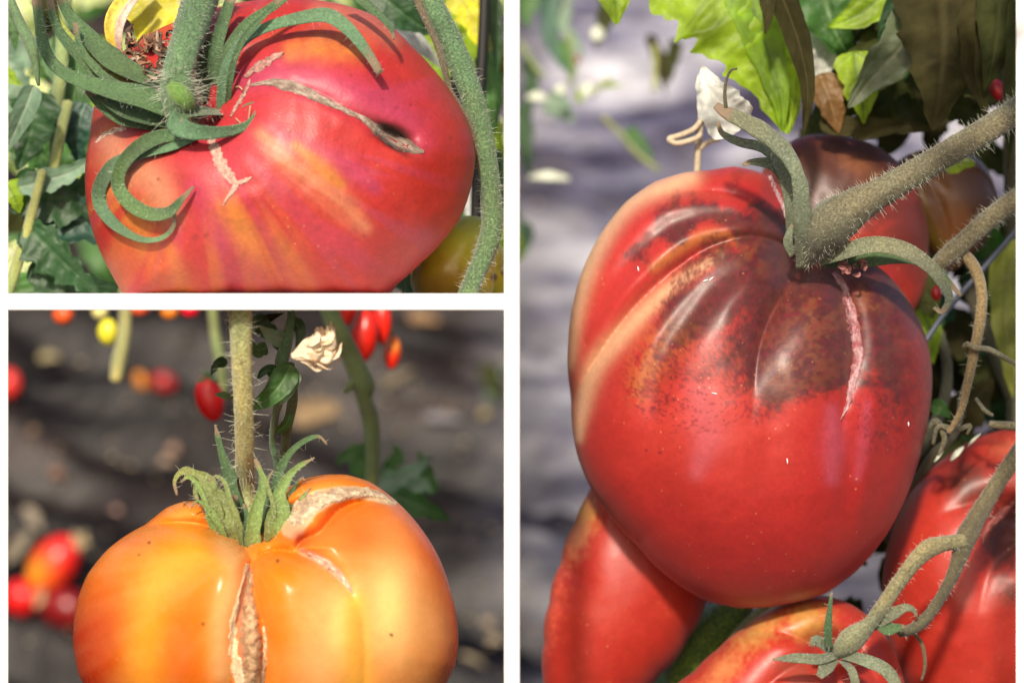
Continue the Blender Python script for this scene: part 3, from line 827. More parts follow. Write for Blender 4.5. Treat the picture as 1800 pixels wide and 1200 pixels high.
# green-yellow tomatoes on the shelf behind
def col_gy(x, y, g):
    nz = fbm(x / 40, y / 40, 15)
    c = np.tile(np.array([0.58, 0.50, 0.03]), x.shape + (1,))
    c = mixm(c, [0.30, 0.15, 0.01], 0.8 * blob(x, y, 775, 500, 60, 60) + 0.5 * (nz - .3))
    c = mixm(c, [0.58, 0.62, 0.06], blob(x, y, 815, 400, 50, 40))
    c = mixm(c, [0.16, 0.08, 0.01], dots(x, y, [(868, 487, 7), (884, 480, 4)]))
    return c
def fr(name, label, ol, c, zc, df, db, col, mat, parent=None, **k):
    f = Fruit(ol, c, zc, df, db, colour=col, na=k.pop('na', 120), nt=k.pop('nt', 70), **k)
    t = thing(name, label, 'tomato', (c[0], max(p[1] for p in ol), zc))
    f.body(mat, t)
    return f, t
fr('tomato', 'olive yellow unripe tomato on the shelf between the pink tomato and the vine stem', [(735, 527), (722, 500), (728, 460), (745, 420), (780, 392), (820, 379), (855, 385), (868, 430), (868, 480), (860, 527), (800, 528)], (795, 460), 180, 80, 80, col_gy, M_BG)
fr('tomato', 'yellow unripe tomato with brown fleck at the right end of the shelf', [(830, 527), (832, 480), (845, 440), (862, 425), (878, 430), (885, 470), (885, 527), (860, 528)], (862, 480), 330, 60, 60, col_gy, M_BG)
# dark stake
bs = thing('plant_stake', 'thin black stake standing behind the vine stem', 'stake', (848, 527, 560))
tube('pole', [(854, -120, 560, 10), (850, 50, 560, 10), (838, 300, 560, 10), (836, 527, 560, 10)], M_BLACK, bs, 10, 20, 0.02)

# (leafy background of the upper left bay)
B1 = thing('tomato_plant', 'dense leafy tomato plant with dark green leaves left of the pink tomato', 'plant', (60, 527, 700))
def stemp(parent, pts, mat, name='stem', seg=12, rough=0.05):
    return tube(name, pts, mat, parent, seg, 8, rough)
stemp(B1, [(120, -60, 500, 12), (112, 40, 480, 12), (108, 120, 470, 12), (100, 200, 470, 11), (96, 290, 480, 10)], M_STEMPALE)
stemp(B1, [(75, 300, 300, 8), (55, 380, 300, 9), (35, 450, 310, 10), (10, 526, 320, 11)], M_STEMPALE)
stemp(B1, [(10, -20, -20, 7), (35, 40, -40, 9), (55, 80, -60, 11), (62, 110, -60, 8), (68, 150, -60, 3)], M_SEPALB)
stemp(B1, [(120, 180, 420, 10), (104, 250, 400, 10), (90, 330, 400, 9)], M_STEMPALE)
def lf(parent, mid, w, mat, **k):
    return leaf('leaf', mid, w, mat, parent, clampy=k.pop('clampy', 527), **k)
lf(B1, [(60, 150, 300), (45, 190, 290), (25, 235, 290), (5, 275, 300)], 22, M_LPALE, fold=0.8, lobes=3, ser=0.1)
lf(B1, [(70, 160, 420), (62, 200, 420), (50, 250, 430), (30, 300, 440)], 52, M_LDARK, lobes=4)
lf(B1, [(30, 330, 330), (80, 318, 320), (130, 300, 330), (175, 268, 360)], 26, M_LPALE, lobes=5, fold=0.5)
lf(B1, [(20, 330, 360), (80, 345, 350), (150, 345, 370), (240, 330, 420)], 62, M_LDARK, lobes=5, ser=0.3)
lf(B1, [(40, 375, 380), (100, 380, 370), (170, 395, 380), (250, 420, 420)], 55, M_LTEAL, lobes=4)
lf(B1, [(45, 395, 300), (80, 430, 290), (120, 470, 300), (180, 520, 320)], 55, M_LDARK, lobes=5, ser=0.35, asym=(1, 0.7))
lf(B1, [(50, 470, 340), (100, 490, 340), (150, 500, 350), (210, 505, 380)], 40, M_LDARK, lobes=4)
lf(B1, [(10, 320, 340), (25, 345, 330), (35, 375, 340)], 24, M_LLIME, lobes=3)
lf(B1, [(100, 60, 520), (125, 150, 500), (130, 240, 500), (150, 300, 520)], 45, M_LMID, lobes=4)
lf(B1, [(150, 180, 460), (135, 230, 450), (140, 290, 470)], 35, M_LTEAL, lobes=4)
lf(B1, [(15, 200, 600), (60, 260, 600), (110, 300, 620)], 55, M_LMID)
lf(B1, [(0, 100, 560), (30, 160, 560), (50, 230, 580)], 34, M_LPALE)
lf(B1, [(10, 520, 500), (60, 505, 500), (120, 512, 500), (200, 520, 500)], 40, M_LMID)
lf(B1, [(10, 430, 520), (40, 470, 520), (80, 520, 520)], 45, M_LCREAM)
lf(B1, [(0, 0, 450), (20, 40, 450), (28, 90, 450)], 20, M_LMID)
lf(B1, [(5, 120, 430), (22, 140, 430), (40, 150, 430)], 14, M_LLIME, lobes=2)
B2 = thing('tomato_plant', 'sunlit yellow green foliage far behind the pink tomato', 'plant', (430, 527, 2600))
mats2 = [M_LCREAM, M_LMID, M_LLIME, M_LMID, M_LPALE, M_LCREAM, M_LOLIVE, M_LLIME]
k = 0
for zz, ny in ((1500, 4), (2300, 5), (3200, 5)):
    for iy in range(ny):
        for ix in range(9):
            x0 = 10 + ix * 105 + rng.uniform(-40, 40) + (50 if iy % 2 else 0); y0 = -30 + iy * (520 / ny) + rng.uniform(-30, 30)
            if x0 > 865 or (260 < x0 < 560 and y0 > 120): continue
            a = rng.uniform(0.2, 2.9); L = rng.uniform(90, 150)
            lf(B2, [(x0, y0, zz), (x0 + L * .5 * math.cos(a), y0 + L * .5 * math.sin(a), zz - 60), (min(x0 + L * math.cos(a), 884), y0 + L * math.sin(a), zz)], rng.uniform(30, 48), mats2[(k * 5 + ix) % 8], lobes=4, ser=0.3, nu=22, nv=9, wavy=0.1, tilt=rng.uniform(-.5, .5))
            k += 1
stemp(B2, [(430, -80, 2600, 14), (450, 200, 2600, 14), (460, 500, 2600, 16)], M_STEMPALE)
B3 = thing('tomato_plant', 'leafy green plant with bleached leaf right of the vine stem on the upper left', 'plant', (870, 527, 700))
lf(B3, [(640, -30, 380), (690, 10, 370), (730, 40, 380), (770, 60, 400)], 42, M_LDARK, lobes=3)
lf(B3, [(680, 45, 500), (715, 62, 490), (750, 90, 500), (775, 120, 520)], 20, M_LWHITE, lobes=2, ser=0.15)
lf(B3, [(730, 75, 600), (760, 100, 600), (790, 150, 600)], 30, M_LLIME, lobes=3)
lf(B3, [(800, -20, 600), (828, 30, 600), (838, 80, 600)], 34, M_LYEL, lobes=3)
lf(B3, [(862, -30, 640), (872, 60, 640), (874, 140, 650)], 16, M_LDARK, lobes=4)
lf(B3, [(850, 90, 760), (866, 160, 750), (868, 240, 760)], 26, M_LMID, lobes=4)
lf(B3, [(850, 200, 900), (866, 270, 900), (870, 360, 900)], 30, M_LLIME, lobes=4)
lf(B3, [(865, 260, 760), (880, 310, 760), (882, 380, 770)], 16, M_LDARK, lobes=4)
lf(B3, [(815, 330, 800), (835, 360, 800), (860, 400, 800)], 30, M_LWHITE, lobes=3)
lf(B3, [(660, 440, 700), (700, 480, 700), (730, 525, 700)], 40, M_LDARK, lobes=3)
stemp(B3, [(705, 470, 300, 3), (712, 527, 300, 3)], M_STEMPALE)

#@@BL
# ================================================================== lower left bay: orange ribbed tomato
OR1 = np.array([0.68, 0.175, 0.010]); OR2 = np.array([0.44, 0.028, 0.005]); YE = np.array([0.88, 0.42, 0.035]); PO = np.array([0.90, 0.50, 0.20])
def col_bl(x, y, g):
    nz = fbm(x / 80, y / 80, 25); nf = fbm(x / 9, y / 9, 28)
    c = np.tile(OR1, x.shape + (1,))
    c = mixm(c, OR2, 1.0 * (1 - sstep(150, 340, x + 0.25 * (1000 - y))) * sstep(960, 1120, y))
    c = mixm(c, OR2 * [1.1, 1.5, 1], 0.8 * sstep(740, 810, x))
    c = mixm(c, YE, 0.65 * band(x, y, [(330, 960, 44), (285, 1030, 46), (262, 1120, 50), (260, 1240, 50)]) * (0.7 + 0.5 * nz))
    c = mixm(c, PO, 0.10 * sstep(0, 1, fbm(np.arctan2(y - 960, x - 450) * 9 + 40, np.hypot(x - 450, y - 960) / 220, 301, 4) * 2.2 - 0.7))
    c = mixm(c, OR2 * [1.25, 1.9, 1], 0.55 * blob(x, y, 315, 1150, 45, 140))
    c = mixm(c, PO, 0.65 * band(x, y, [(400, 960, 20), (420, 1010, 24), (395, 1080, 22), (390, 1180, 20)]))
    c = mixm(c, PO, 0.6 * blob(x, y, 700, 1080, 100, 150) + 0.5 * blob(x, y, 560, 1150, 50, 110) + 0.3 * (nz - 0.5))  # right side: pale pigment, lifted further to carry golden highlights
    c = mixm(c, [0.95, 0.66, 0.22], 0.7 * blob(x, y, 690, 1070, 34, 70) + 0.7 * blob(x, y, 600, 1110, 24, 60))  # golden highlights painted on the right ribs
    c = mixm(c, [0.80, 0.13, 0.02], 0.85 * blob(x, y, 620, 935, 62, 45, 10) * (0.5 + nz))
    c = mixm(c, [0.78, 0.10, 0.02], 0.7 * blob(x, y, 760, 960, 30, 90, -25))
    c = mixm(c, YE, 0.7 * band(x, y, [(625, 1060, 20), (625, 1120, 26), (630, 1250, 30)]))
    c = mixm(c, OR1 * [1, 1.1, 1], 0.8 * blob(x, y, 480, 1010, 45, 60))
    # cork in the deep cracks
    ck = band(x, y, [(438, 1000, 6), (432, 1040, 14), (435, 1100, 20), (440, 1180, 22), (445, 1320, 24)])
    c = mixm(c, [0.52, 0.20, 0.11], sstep(0.35, 0.6, ck))
    ck = band(x, y, [(515, 925, 26), (540, 892, 24), (580, 872, 18), (630, 866, 13), (692, 882, 8)])
    c = mixm(c, np.array([0.62, 0.42, 0.24]), sstep(0.4, 0.6, ck + 0.2 * (nf - .5)))
    ck = band(x, y, [(530, 968, 7), (565, 985, 10), (600, 1015, 8), (620, 1042, 2)])
    c = mixm(c, np.array([0.66, 0.30, 0.17]), sstep(0.4, 0.6, ck))
    c = mixm(c, [0.36, 0.05, 0.02], 0.9 * blob(x, y, 525, 945, 16, 14))
    c = mixm(c, [0.10, 0.03, 0.01], dots(x, y, [(262, 953, 3), (357, 1096, 3.4), (244, 975, 2), (488, 985, 3), (688, 1115, 3)]))
    return c * (0.95 + 0.1 * nf[..., None])
ol = [(128, 1130), (134, 1060), (153, 1010), (188, 966), (222, 940), (255, 922), (272, 908), (292, 892), (322, 881), (355, 879), (378, 890), (420, 895), (470, 880), (505, 858), (530, 843), (570, 834), (610, 834), (650, 846), (690, 874), (730, 915), (765, 966), (790, 1028), (803, 1085), (806, 1130), (800, 1170), (780, 1210), (740, 1262), (680, 1305), (580, 1335), (467, 1322), (350, 1335), (240, 1300), (170, 1240), (138, 1185)]
ZB = -110
bl = Fruit(ol, (467, 1090), ZB, 290, 300,
    grooves=[dict(pts=[(205, 952, 0), (240, 932, 40), (280, 921, 85), (330, 919, 120), (375, 928, 120), (412, 945, 110), (438, 975, 90), (440, 1000, 70), (428, 1060, 60), (412, 1120, 55), (410, 1200, 50), (425, 1330, 40)], wl=70, wr=52),
             dict(pts=[(440, 1330, 40), (462, 1210, 50), (466, 1130, 55), (452, 1060, 60), (438, 1000, 75), (450, 978, 95), (478, 966, 105), (515, 968, 80), (560, 985, 50), (600, 1018, 30), (625, 1055, 8), (632, 1090, 0)], wl=36, wr=60),
             dict(pts=[(560, 985, 40), (522, 968, 70), (530, 950, 80), (560, 935, 60), (578, 915, 60), (600, 893, 70), (645, 878, 60), (690, 882, 30), (715, 902, 0)], wl=30, wr=45),
             dict(pts=[(500, 900, 80), (540, 872, 60), (590, 857, 40), (650, 858, 24), (700, 885, 0)], wl=26, wr=26),
             dict(pts=[(632, 1060, 6), (640, 1120, 12), (640, 1220, 12), (620, 1330, 4)], wl=75, wr=75)],
    pits=[(455, 925, 150, 58, 40), (395, 905, 50, 34, 30), (720, 1020, -10, 60, 90)], colour=col_bl, lump=6, seed=9, na=460, nt=260, smooth_deg=1.6)
T2 = thing('tomato', 'large ribbed orange tomato with deep cork cracks hanging from a tan stem', 'tomato', (467, 1320, ZB))
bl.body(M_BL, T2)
CW = np.array([0.85, 0.74, 0.50])
bl.scar([(436, 990, 3), (424, 1030, 3), (414, 1075, 4), (409, 1110, 7), (413, 1150, 9), (419, 1200, 10), (425, 1260, 8)], T2, CW, np.array([0.72, 0.48, 0.28]), label='cream torn skin edge along the front crack', rise=3, jag=0.5, n=60)
bl.scar([(463, 1100, 2), (466, 1140, 3), (462, 1200, 3), (455, 1260, 2)], T2, CW, np.array([0.72, 0.48, 0.28]), rise=2, n=36)
bl.scar([(440, 1005, 4), (438, 1050, 9), (440, 1100, 16), (444, 1150, 19), (445, 1210, 18), (443, 1290, 9)], T2, np.array([0.60, 0.38, 0.20]), np.array([0.38, 0.20, 0.10]), rise=5, n=110, nv=17, lift=1.0, jag=0.25, label='brown cork floor of the front crack')
bl.scar([(540, 972, 3), (565, 985, 6), (590, 1004, 6), (608, 1024, 4), (620, 1042, 1)], T2, np.array([0.85, 0.55, 0.42]), np.array([0.55, 0.24, 0.15]), rise=2, n=44)
bl.scar([(512, 920, 14), (535, 895, 18), (565, 877, 14), (610, 867, 11), (655, 866, 8), (697, 884, 3)], T2, CW * 0.95, np.array([0.50, 0.34, 0.22]), rise=3, n=70, nv=13, label='cream cork arc behind the stem')
M_BST = M_STEMTAN
st, C = tube('stem', [(421, 533, -320, 22), (422, 552, -315, 21), (425, 620, -290, 19), (428, 700, -250, 17.5), (430, 780, -200, 17), (430, 850, -110, 17), (434, 920, -110, 16), (445, 970, -105, 15)], M_BST, T2, 24, 4, 0.07)
hairs(C, st, 380, (6, 18), 0.6, curl=0.6)
def sep2(pts, w, mat=M_SEPAL, hn=30, **k):
    k.setdefault('wav', 0.5); k.setdefault('thick', 1.6)
    o, C = blade('sepal', pts, [q * 0.9 for q in w], mat, T2, **k)
    if hn: hairs(C, o, hn, (5, 12), 0.45)
    return o
M_SO = stem_mat('olive_sepal', (0.09, 0.11, 0.02), (0.19, 0.22, 0.055), (0.34, 0.36, 0.14), 0.5)
M_SG = stem_mat('fresh_sepal', (0.08, 0.13, 0.02), (0.17, 0.24, 0.05), (0.30, 0.38, 0.12), 0.5)
sep2([(418, 985, -150), (402, 930, -185), (388, 885, -190), (372, 852, -190), (348, 834, -190), (322, 828, -190), (307, 845, -190), (311, 870, -190)], [14, 19, 18, 15, 12, 9, 6, 2], M_SO, cup=0.5)
sep2([(405, 970, -150), (385, 910, -190), (368, 868, -198), (352, 850, -200), (343, 864, -200), (352, 890, -200)], [12, 14, 13, 9, 6, 2], M_SO, cup=0.5)
sep2([(424, 960, -140), (414, 890, -150), (402, 835, -145), (388, 790, -140), (378, 746, -135)], [14, 16, 14, 10, 2], M_SEPALDK, cup=0.5)
sep2([(398, 965, -130), (376, 905, -150), (362, 860, -150), (350, 838, -150)], [14, 19, 14, 5], M_SEPALDK)
sep2([(380, 940, -170), (372, 900, -180), (378, 870, -180)], [8, 12, 4], M_SG)
sep2([(452, 990, -190), (444, 950, -215), (448, 908, -220), (458, 872, -215), (462, 842, -205), (448, 806, -200)], [7, 14, 15, 12, 8, 3], M_SG, cup=0.6)
sep2([(474, 985, -190), (490, 945, -225), (494, 905, -228), (490, 872, -222), (502, 845, -212), (522, 822, -205), (553, 804, -200)], [8, 23, 23, 16, 11, 6, 2], M_SG, 50, cup=0.6)
sep2([(500, 975, -160), (512, 935, -180), (510, 890, -180), (500, 850, -165)], [8, 17, 14, 4], M_SO, cup=0.5)
sep2([(468, 950, -150), (476, 885, -150), (490, 832, -145), (510, 796, -145), (535, 775, -145), (560, 767, -145), (575, 781, -145)], [12, 12, 10, 9, 7, 5, 2], M_SEPAL, cup=0.5)
sep2([(462, 985, -160), (466, 920, -165), (470, 860, -150)], [18, 20, 6], M_SEPALDK)
sep2([(430, 985, -150), (412, 930, -165), (412, 870, -150)], [16, 18, 6], M_SEPALDK)
sep2([(440, 990, -180), (434, 950, -205), (436, 915, -210), (428, 885, -205)], [6, 10, 9, 2], M_SEPALDK, cup=0.5)
sep2([(510, 960, -190), (520, 925, -205), (512, 880, -205), (520, 850, -200), (534, 838, -198)], [6, 10, 9, 5, 2], M_SEPALDK, cup=0.5)
sep2([(395, 950, -185), (384, 920, -200), (362, 890, -205), (346, 880, -205), (336, 892, -203)], [6, 9, 7, 4, 1.5], M_SG, cup=0.5)
sep2([(370, 900, -205), (345, 850, -208), (330, 838, -208), (318, 848, -206)], [4, 6, 5, 2], M_SG, cup=0.5)
# shoot with leaves behind the stem
V2 = thing('tomato_shoot', 'green leafy shoot with two twisted stalks right behind the tan stem', 'shoot', (490, 940, -20))
st, C = tube('stem', [(513, 534, -130, 8), (512, 560, -140, 8), (502, 610, -150, 11), (495, 640, -150, 12), (498, 680, -120, 9), (484, 730, -60, 7), (480, 780, 0, 7), (488, 820, -5, 7), (486, 900, -10, 6)], M_SEPALB, V2, 12, 4)
hairs(C, st, 80, (4, 10), 0.4)
st, C = tube('stem', [(510, 640, -140, 8), (515, 700, -100, 9), (505, 750, -50, 9), (500, 800, -20, 8), (490, 850, -25, 6)], M_SEPALDK, V2, 12, 4)
leaf('leaf', [(512, 640, -170), (495, 672, -180), (470, 700, -180), (430, 722, -160)], 24, M_LMID, V2, lobes=2, ser=0.08, fold=0.3)
leaf('leaf', [(520, 650, -170), (505, 690, -175), (492, 712, -170)], 15, M_LPALE, V2, lobes=2, ser=0.1)
leaf('leaf', [(440, 560, 10), (470, 580, 0), (495, 620, 0)], 20, M_LDARK, V2, lobes=3)
leaf('leaf', [(400, 560, 30), (432, 575, 20), (470, 560, 20), (500, 550, 20)], 15, M_LOLIVE, V2, lobes=3)
leaf('leaf', [(400, 635, 20), (382, 640, 10), (370, 660, 10)], 11, M_LDARK, V2, lobes=2)
leaf('leaf', [(470, 610, -10), (452, 615, -10), (440, 600, -10)], 16, M_LMID, V2, lobes=2)
blade('leaf', [(408, 700, 0), (395, 695, -10), (378, 693, -10)], [6, 7, 2], M_SEPAL, V2)
for pts, w, m in [([(505, 600, -150), (478, 590, -160), (455, 572, -150)], 16, M_LPALE), ([(500, 665, -150), (470, 650, -165), (450, 668, -160)], 13, M_LDARK), ([(508, 560, -140), (528, 580, -150), (520, 612, -150)], 13, M_LDARK), ([(486, 760, -60), (505, 742, -80), (522, 700, -90)], 9, M_LMID)]:
    leaf('leaf', pts, w, m, V2, lobes=3, ser=0.15, nu=24, nv=9, wavy=0.12)
for pts, w in [([(475, 975, -200), (470, 930, -225), (480, 890, -230), (470, 850, -225), (480, 826, -222)], [5, 8, 7, 4, 1.5]), ([(428, 975, -190), (420, 925, -215), (405, 885, -225), (396, 850, -222), (380, 836, -220), (368, 846, -220)], [5, 8, 8, 6, 4, 1.5]), ([(505, 965, -195), (524, 915, -215), (530, 878, -215), (546, 856, -212)], [5, 8, 6, 1.5])]:
    sep2(pts, w, M_SO, cup=0.6)
# dried flower
FZ = -290
F2 = thing('dried_flower', 'pale dried crinkled flower hanging beside the green shoot', 'dried flower', (515, 620, 0))
for k in range(26):
    a = math.radians(rng.uniform(-36, 16)); L = rng.uniform(50, 88)
    cc = np.array([0.82, 0.66, 0.46]) * rng.uniform(0.9, 1.1)
    blade('dried_petal', [(513, 625, -5 + FZ), (513 + L * .5 * math.cos(a), 622 + L * .5 * math.sin(a), -15 + FZ + rng.uniform(-14, 14)), (513 + L * .85 * math.cos(a + .1), 622 + L * .85 * math.sin(a + .1), -10 + FZ + rng.uniform(-18, 18)), (513 + L * math.cos(a - .15), 618 + L * math.sin(a - .15), FZ + rng.uniform(-18, 18))], [3, 8, 12, 5], M_DRYP, F2, thick=1, cup=rng.uniform(-1, 1), tw=rng.uniform(-2.5, 2.5), col=cc, wav=0.9, n=22)
# blurred vines behind
VB = thing('tomato_vine', 'blurred pale green vine with swollen joints behind the orange tomato', 'vine', (655, 850, 900))
tube('stem', [(560, 420, 900, 15), (580, 545, 900, 17), (605, 600, 900, 18), (628, 650, 900, 18), (640, 680, 900, 20), (640, 700, 900, 14), (652, 740, 900, 15), (655, 800, 900, 13), (652, 880, 900, 12), (650, 1000, 900, 12)], M_STEMPALE, VB, 14, 8)
tube('side_shoot', [(632, 660, 900, 5), (618, 675, 890, 8), (606, 690, 890, 4)], M_STEMPALE, VB, 10, 6)
VC = thing('tomato_vine', 'short pale yellow stem hanging blurred at the top left of the lower bay', 'vine', (205, 660, 1500))
tube('stem', [(224, 380, 1500, 10), (220, 560, 1500, 11), (216, 600, 1500, 12), (208, 640, 1500, 13), (204, 668, 1500, 11)], stem_mat('straw_stem', (0.30, 0.27, 0.09), (0.40, 0.36, 0.14), (0.5, 0.45, 0.2)), VC, 12, 10)
VD = thing('tomato_vine', 'faint grey green thin stalk left of the tan stem', 'vine', (380, 680, 1700))
tube('stem', [(365, 380, 1700, 8), (375, 560, 1700, 9), (388, 640, 1700, 10), (392, 690, 1700, 8)], M_STEMPALE, VD, 10, 10)

# small fruits
def smallfruit(name, label, cx, cy, rx, ry, ang, zc, rgb, group=None, cap=True, capat=None, capmat=None, rgb2=None, two=None):
    a = math.radians(ang)
    ol = []
    for t in np.linspace(0, 2 * np.pi, 24, endpoint=False):
        q = 1 + 0.05 * math.cos(2 * t)
        X, Y = rx * math.cos(t) * q, ry * math.sin(t)
        ol.append((cx + X * math.cos(a) - Y * math.sin(a), cy + X * math.sin(a) + Y * math.cos(a)))
    rgb = np.array(rgb)
    def cf(x, y, g):
        c = np.tile(rgb, x.shape + (1,)) * (0.85 + 0.3 * fbm(x / 20, y / 20, 3)[..., None])
        if rgb2 is not None: c = mixm(c, rgb2, blob(x, y, two[0], two[1], two[2], two[2]))
        return c
    k = 1 + zc / F
    f = Fruit(ol, (cx, cy), zc, min(rx, ry) * k, min(rx, ry) * k, colour=cf, na=48, nt=32)
    t = thing(name, label, 'tomato', (cx, cy + ry, zc), group)
    f.body(M_BG, t)
    if cap:
        qx, qy = capat
        for j in range(5):
            b = j * 1.256 + 0.3
            blade('sepal', [(qx, qy, zc - min(rx, ry) * k * .4), (qx + 9 * math.cos(b), qy + 9 * math.sin(b), zc - min(rx, ry) * k * .6), (qx + 19 * math.cos(b), qy + 19 * math.sin(b), zc - min(rx, ry) * k * .5)], [4, 5, 1.5], capmat or M_LOLIVE_S, t, n=8)
    return t
M_LOLIVE_S = stem_mat('small_sepal', (0.10, 0.12, 0.03), (0.18, 0.18, 0.07), (0.28, 0.25, 0.12))
M_TAN_S = stem_mat('tan_sepal', (0.28, 0.22, 0.12), (0.42, 0.34, 0.2), (0.55, 0.46, 0.3))
RR = (0.72, 0.012, 0.012)
GF = 'small tomatoes behind the orange tomato'
def gz_(x, y, r): return ground_hit(x, y) - r * 1.4 * 1
smallfruit('small_tomato', 'red fallen oval tomato with yellow end at the left beside a smaller red one', 94, 992, 38, 60, 38, 2600 * 0 + ground_hit(98, 1010) - 140, RR, GF, True, (140, 950), M_TAN_S, np.array([0.8, 0.28, 0.02]), (55, 1008, 34))
smallfruit('small_tomato', 'small red fallen tomato at the lower left edge against the white post', 36, 1052, 32, 34, 0, ground_hit(36, 1060) - 100, RR, GF, True, (66, 1050), M_TAN_S)
smallfruit('small_tomato', 'red plum tomato hanging left of the tan stem', 369, 700, 24, 42, -14, 1100, RR, GF, True, (366, 664), M_SEPALDK)
smallfruit('small_tomato', 'red round tomato cut by the left post in the lower bay', 14, 674, 21, 26, 0, ground_hit(14, 680) - 80, (0.8, 0.04, 0.03), GF, False)
smallfruit('small_tomato', 'yellow hanging tomato left of the short pale stem', 190, 583, 18, 24, 0, 1600, (0.72, 0.66, 0.04), GF, False)
smallfruit('small_tomato', 'pale cream yellow tomato under the shelf above the yellow one', 176, 548, 14, 14, 0, 1700, (0.75, 0.66, 0.25), GF, False)
smallfruit('small_tomato', 'orange red tomato just under the shelf far left', 111, 553, 18, 18, 0, 1700, (0.75, 0.10, 0.02), GF, False)
smallfruit('small_tomato', 'orange tomato just under the shelf left of the tan stem', 298, 548, 15, 14, 0, 1700, (0.8, 0.22, 0.01), GF, False)
smallfruit('small_tomato', 'flat orange red tomato under the shelf right of the pale stem', 245, 542, 19, 13, 0, 1700, (0.75, 0.10, 0.03), GF, False)
smallfruit('small_tomato', 'crimson tomato just under the shelf nearest the tan stem', 334, 545, 15, 13, 0, 1700, (0.75, 0.0, 0.02), GF, False)
smallfruit('small_tomato', 'small amber fallen tomato in the middle of the dark film', 248, 669, 10, 18, -25, ground_hit(248, 672) - 45, (0.6, 0.20, 0.01), GF, False)
smallfruit('small_tomato', 'dull dark red fallen tomato right of the amber one', 288, 672, 24, 19, 20, ground_hit(288, 678) - 40, (0.30, 0.015, 0.015), GF, False)
smallfruit('small_tomato', 'large blurred dark red tomato half hidden left of the orange one', 118, 1072, 46, 40, 20, ground_hit(118, 1080) - 40, (0.20, 0.008, 0.01), GF, False)
for i, (x, y, rx, ry, a, lb) in enumerate([(612, 540, 15, 34, 6, 'leftmost red long tomato of the hanging cluster'), (641, 590, 22, 48, 6, 'longest red plum tomato in the middle of the hanging cluster'), (672, 565, 15, 42, 0, 'narrow red tomato on the right of the hanging cluster'), (690, 620, 14, 30, 6, 'lowest red orange tomato hanging at the cluster end')]):
    smallfruit('plum_tomato', lb, x, y, rx, ry, a, 1150 + 60 * i, (0.80, 0.02, 0.008), 'red plum tomatoes hanging in a cluster', False, None, None, np.array([0.85, 0.25, 0.02]) if i == 3 else None, (694, 606, 14) if i == 3 else None)
tr = thing('fruit_truss', 'thin green truss carrying the red plum tomato cluster', 'truss', (645, 520, 1220))
tube('stem', [(580, 400, 950, 5), (620, 460, 1100, 5), (650, 500, 1200, 5), (672, 530, 1250, 4), (690, 590, 1300, 3)], M_STEMPALE, tr, 10, 8)

# ground leaves + dry litter
P3 = thing('seedling', 'low green weed leaves behind the right shoulder of the orange tomato', 'weed', (720, 900, 1400))
for (pts, w, m) in [([(620, 800, 1300), (650, 830, 1300), (690, 860, 1300)], 26, M_LMID), ([(660, 850, 1300), (710, 840, 1280), (760, 800, 1300)], 24, M_LPALE), ([(690, 870, 1100), (740, 890, 1080), (795, 915, 1100)], 26, M_LMID), ([(680, 830, 1350), (700, 800, 1350), (690, 780, 1350)], 18, M_LMID), ([(715, 870, 1200), (740, 850, 1200), (760, 865, 1200)], 20, M_LPALE), ([(760, 870, 1300), (750, 830, 1300), (735, 790, 1300)], 16, M_LMID), ([(655, 790, 1300), (610, 800, 1300), (590, 820, 1300)], 18, M_LMID)]:
    leaf('leaf', pts, w, m, P3, lobes=3, nu=20, nv=9)
tube('stem', [(700, 820, 1350, 3), (715, 870, 1300, 4), (690, 940, 1350, 4)], M_STEMPALE, P3, 8, 8)
P4 = thing('seedling', 'blurred pale green leaf at the right edge of the lower left bay', 'weed', (870, 700, 2200))
z0 = ground_hit(868, 690)
leaf('leaf', [(850, 640, z0 - 160), (868, 670, z0 - 180), (880, 710, z0 - 150)], 22, M_LOLIVE, P4, lobes=3, nu=20, nv=9)
leaf('leaf', [(855, 700, z0 - 100), (872, 680, z0 - 150), (884, 650, z0 - 130)], 14, M_LPALE, P4, lobes=3, nu=20, nv=9)
def litter(name, label, x, y, L, w, ang, rgb, group='dry leaf scraps on the dark film'):
    zc = ground_hit(x, y + 4) - 35
    t = thing(name, label, 'dry leaf', (x, y, zc), group)
    a = math.radians(ang)
    blade('leaf_blade', [(x - L * math.cos(a), y - L * math.sin(a), zc), (x, y - 3, zc - 20), (x + L * math.cos(a), y + L * math.sin(a), zc)], [w * .5, w, w * .8, w * .3], M_DRYP, t, cup=0.6, thick=1.5, col=np.array(rgb) * 0.62, wav=0.5, n=12)
litter('dry_leaf', 'large tan dry leaf right of the green shoot', 555, 725, 42, 22, -12, (0.40, 0.27, 0.14))
litter('dry_leaf', 'buff dry scrap near the top left of the film', 87, 628, 18, 8, 0, (0.50, 0.42, 0.22))
litter('dry_leaf', 'pinkish dry scrap left above the orange tomato', 305, 790, 11, 10, 20, (0.45, 0.28, 0.20))
litter('dry_leaf', 'pale round scrap just left of the curled sepals', 292, 812, 12, 9, 10, (0.48, 0.34, 0.24))
litter('dry_leaf', 'reddish brown scrap low on the left film', 100, 832, 14, 8, 10, (0.30, 0.14, 0.09))
litter('dry_leaf', 'small tan scrap at the middle of the left film', 60, 758, 9, 7, 0, (0.30, 0.20, 0.12))
litter('dry_leaf', 'pink dry scrap above the left shoulder of the orange tomato', 205, 898, 9, 7, 20, (0.55, 0.33, 0.27))
litter('dry_leaf', 'greyish curled husk above the red fallen tomato', 58, 912, 26, 11, 55, (0.42, 0.35, 0.26))
litter('dry_leaf', 'long grey dry stalk scrap beside the red fallen tomato', 32, 960, 34, 14, -50, (0.33, 0.28, 0.20))
litter('dry_leaf', 'beige scrap on the film far right of the orange tomato', 858, 1096, 11, 8, 30, (0.50, 0.38, 0.26))
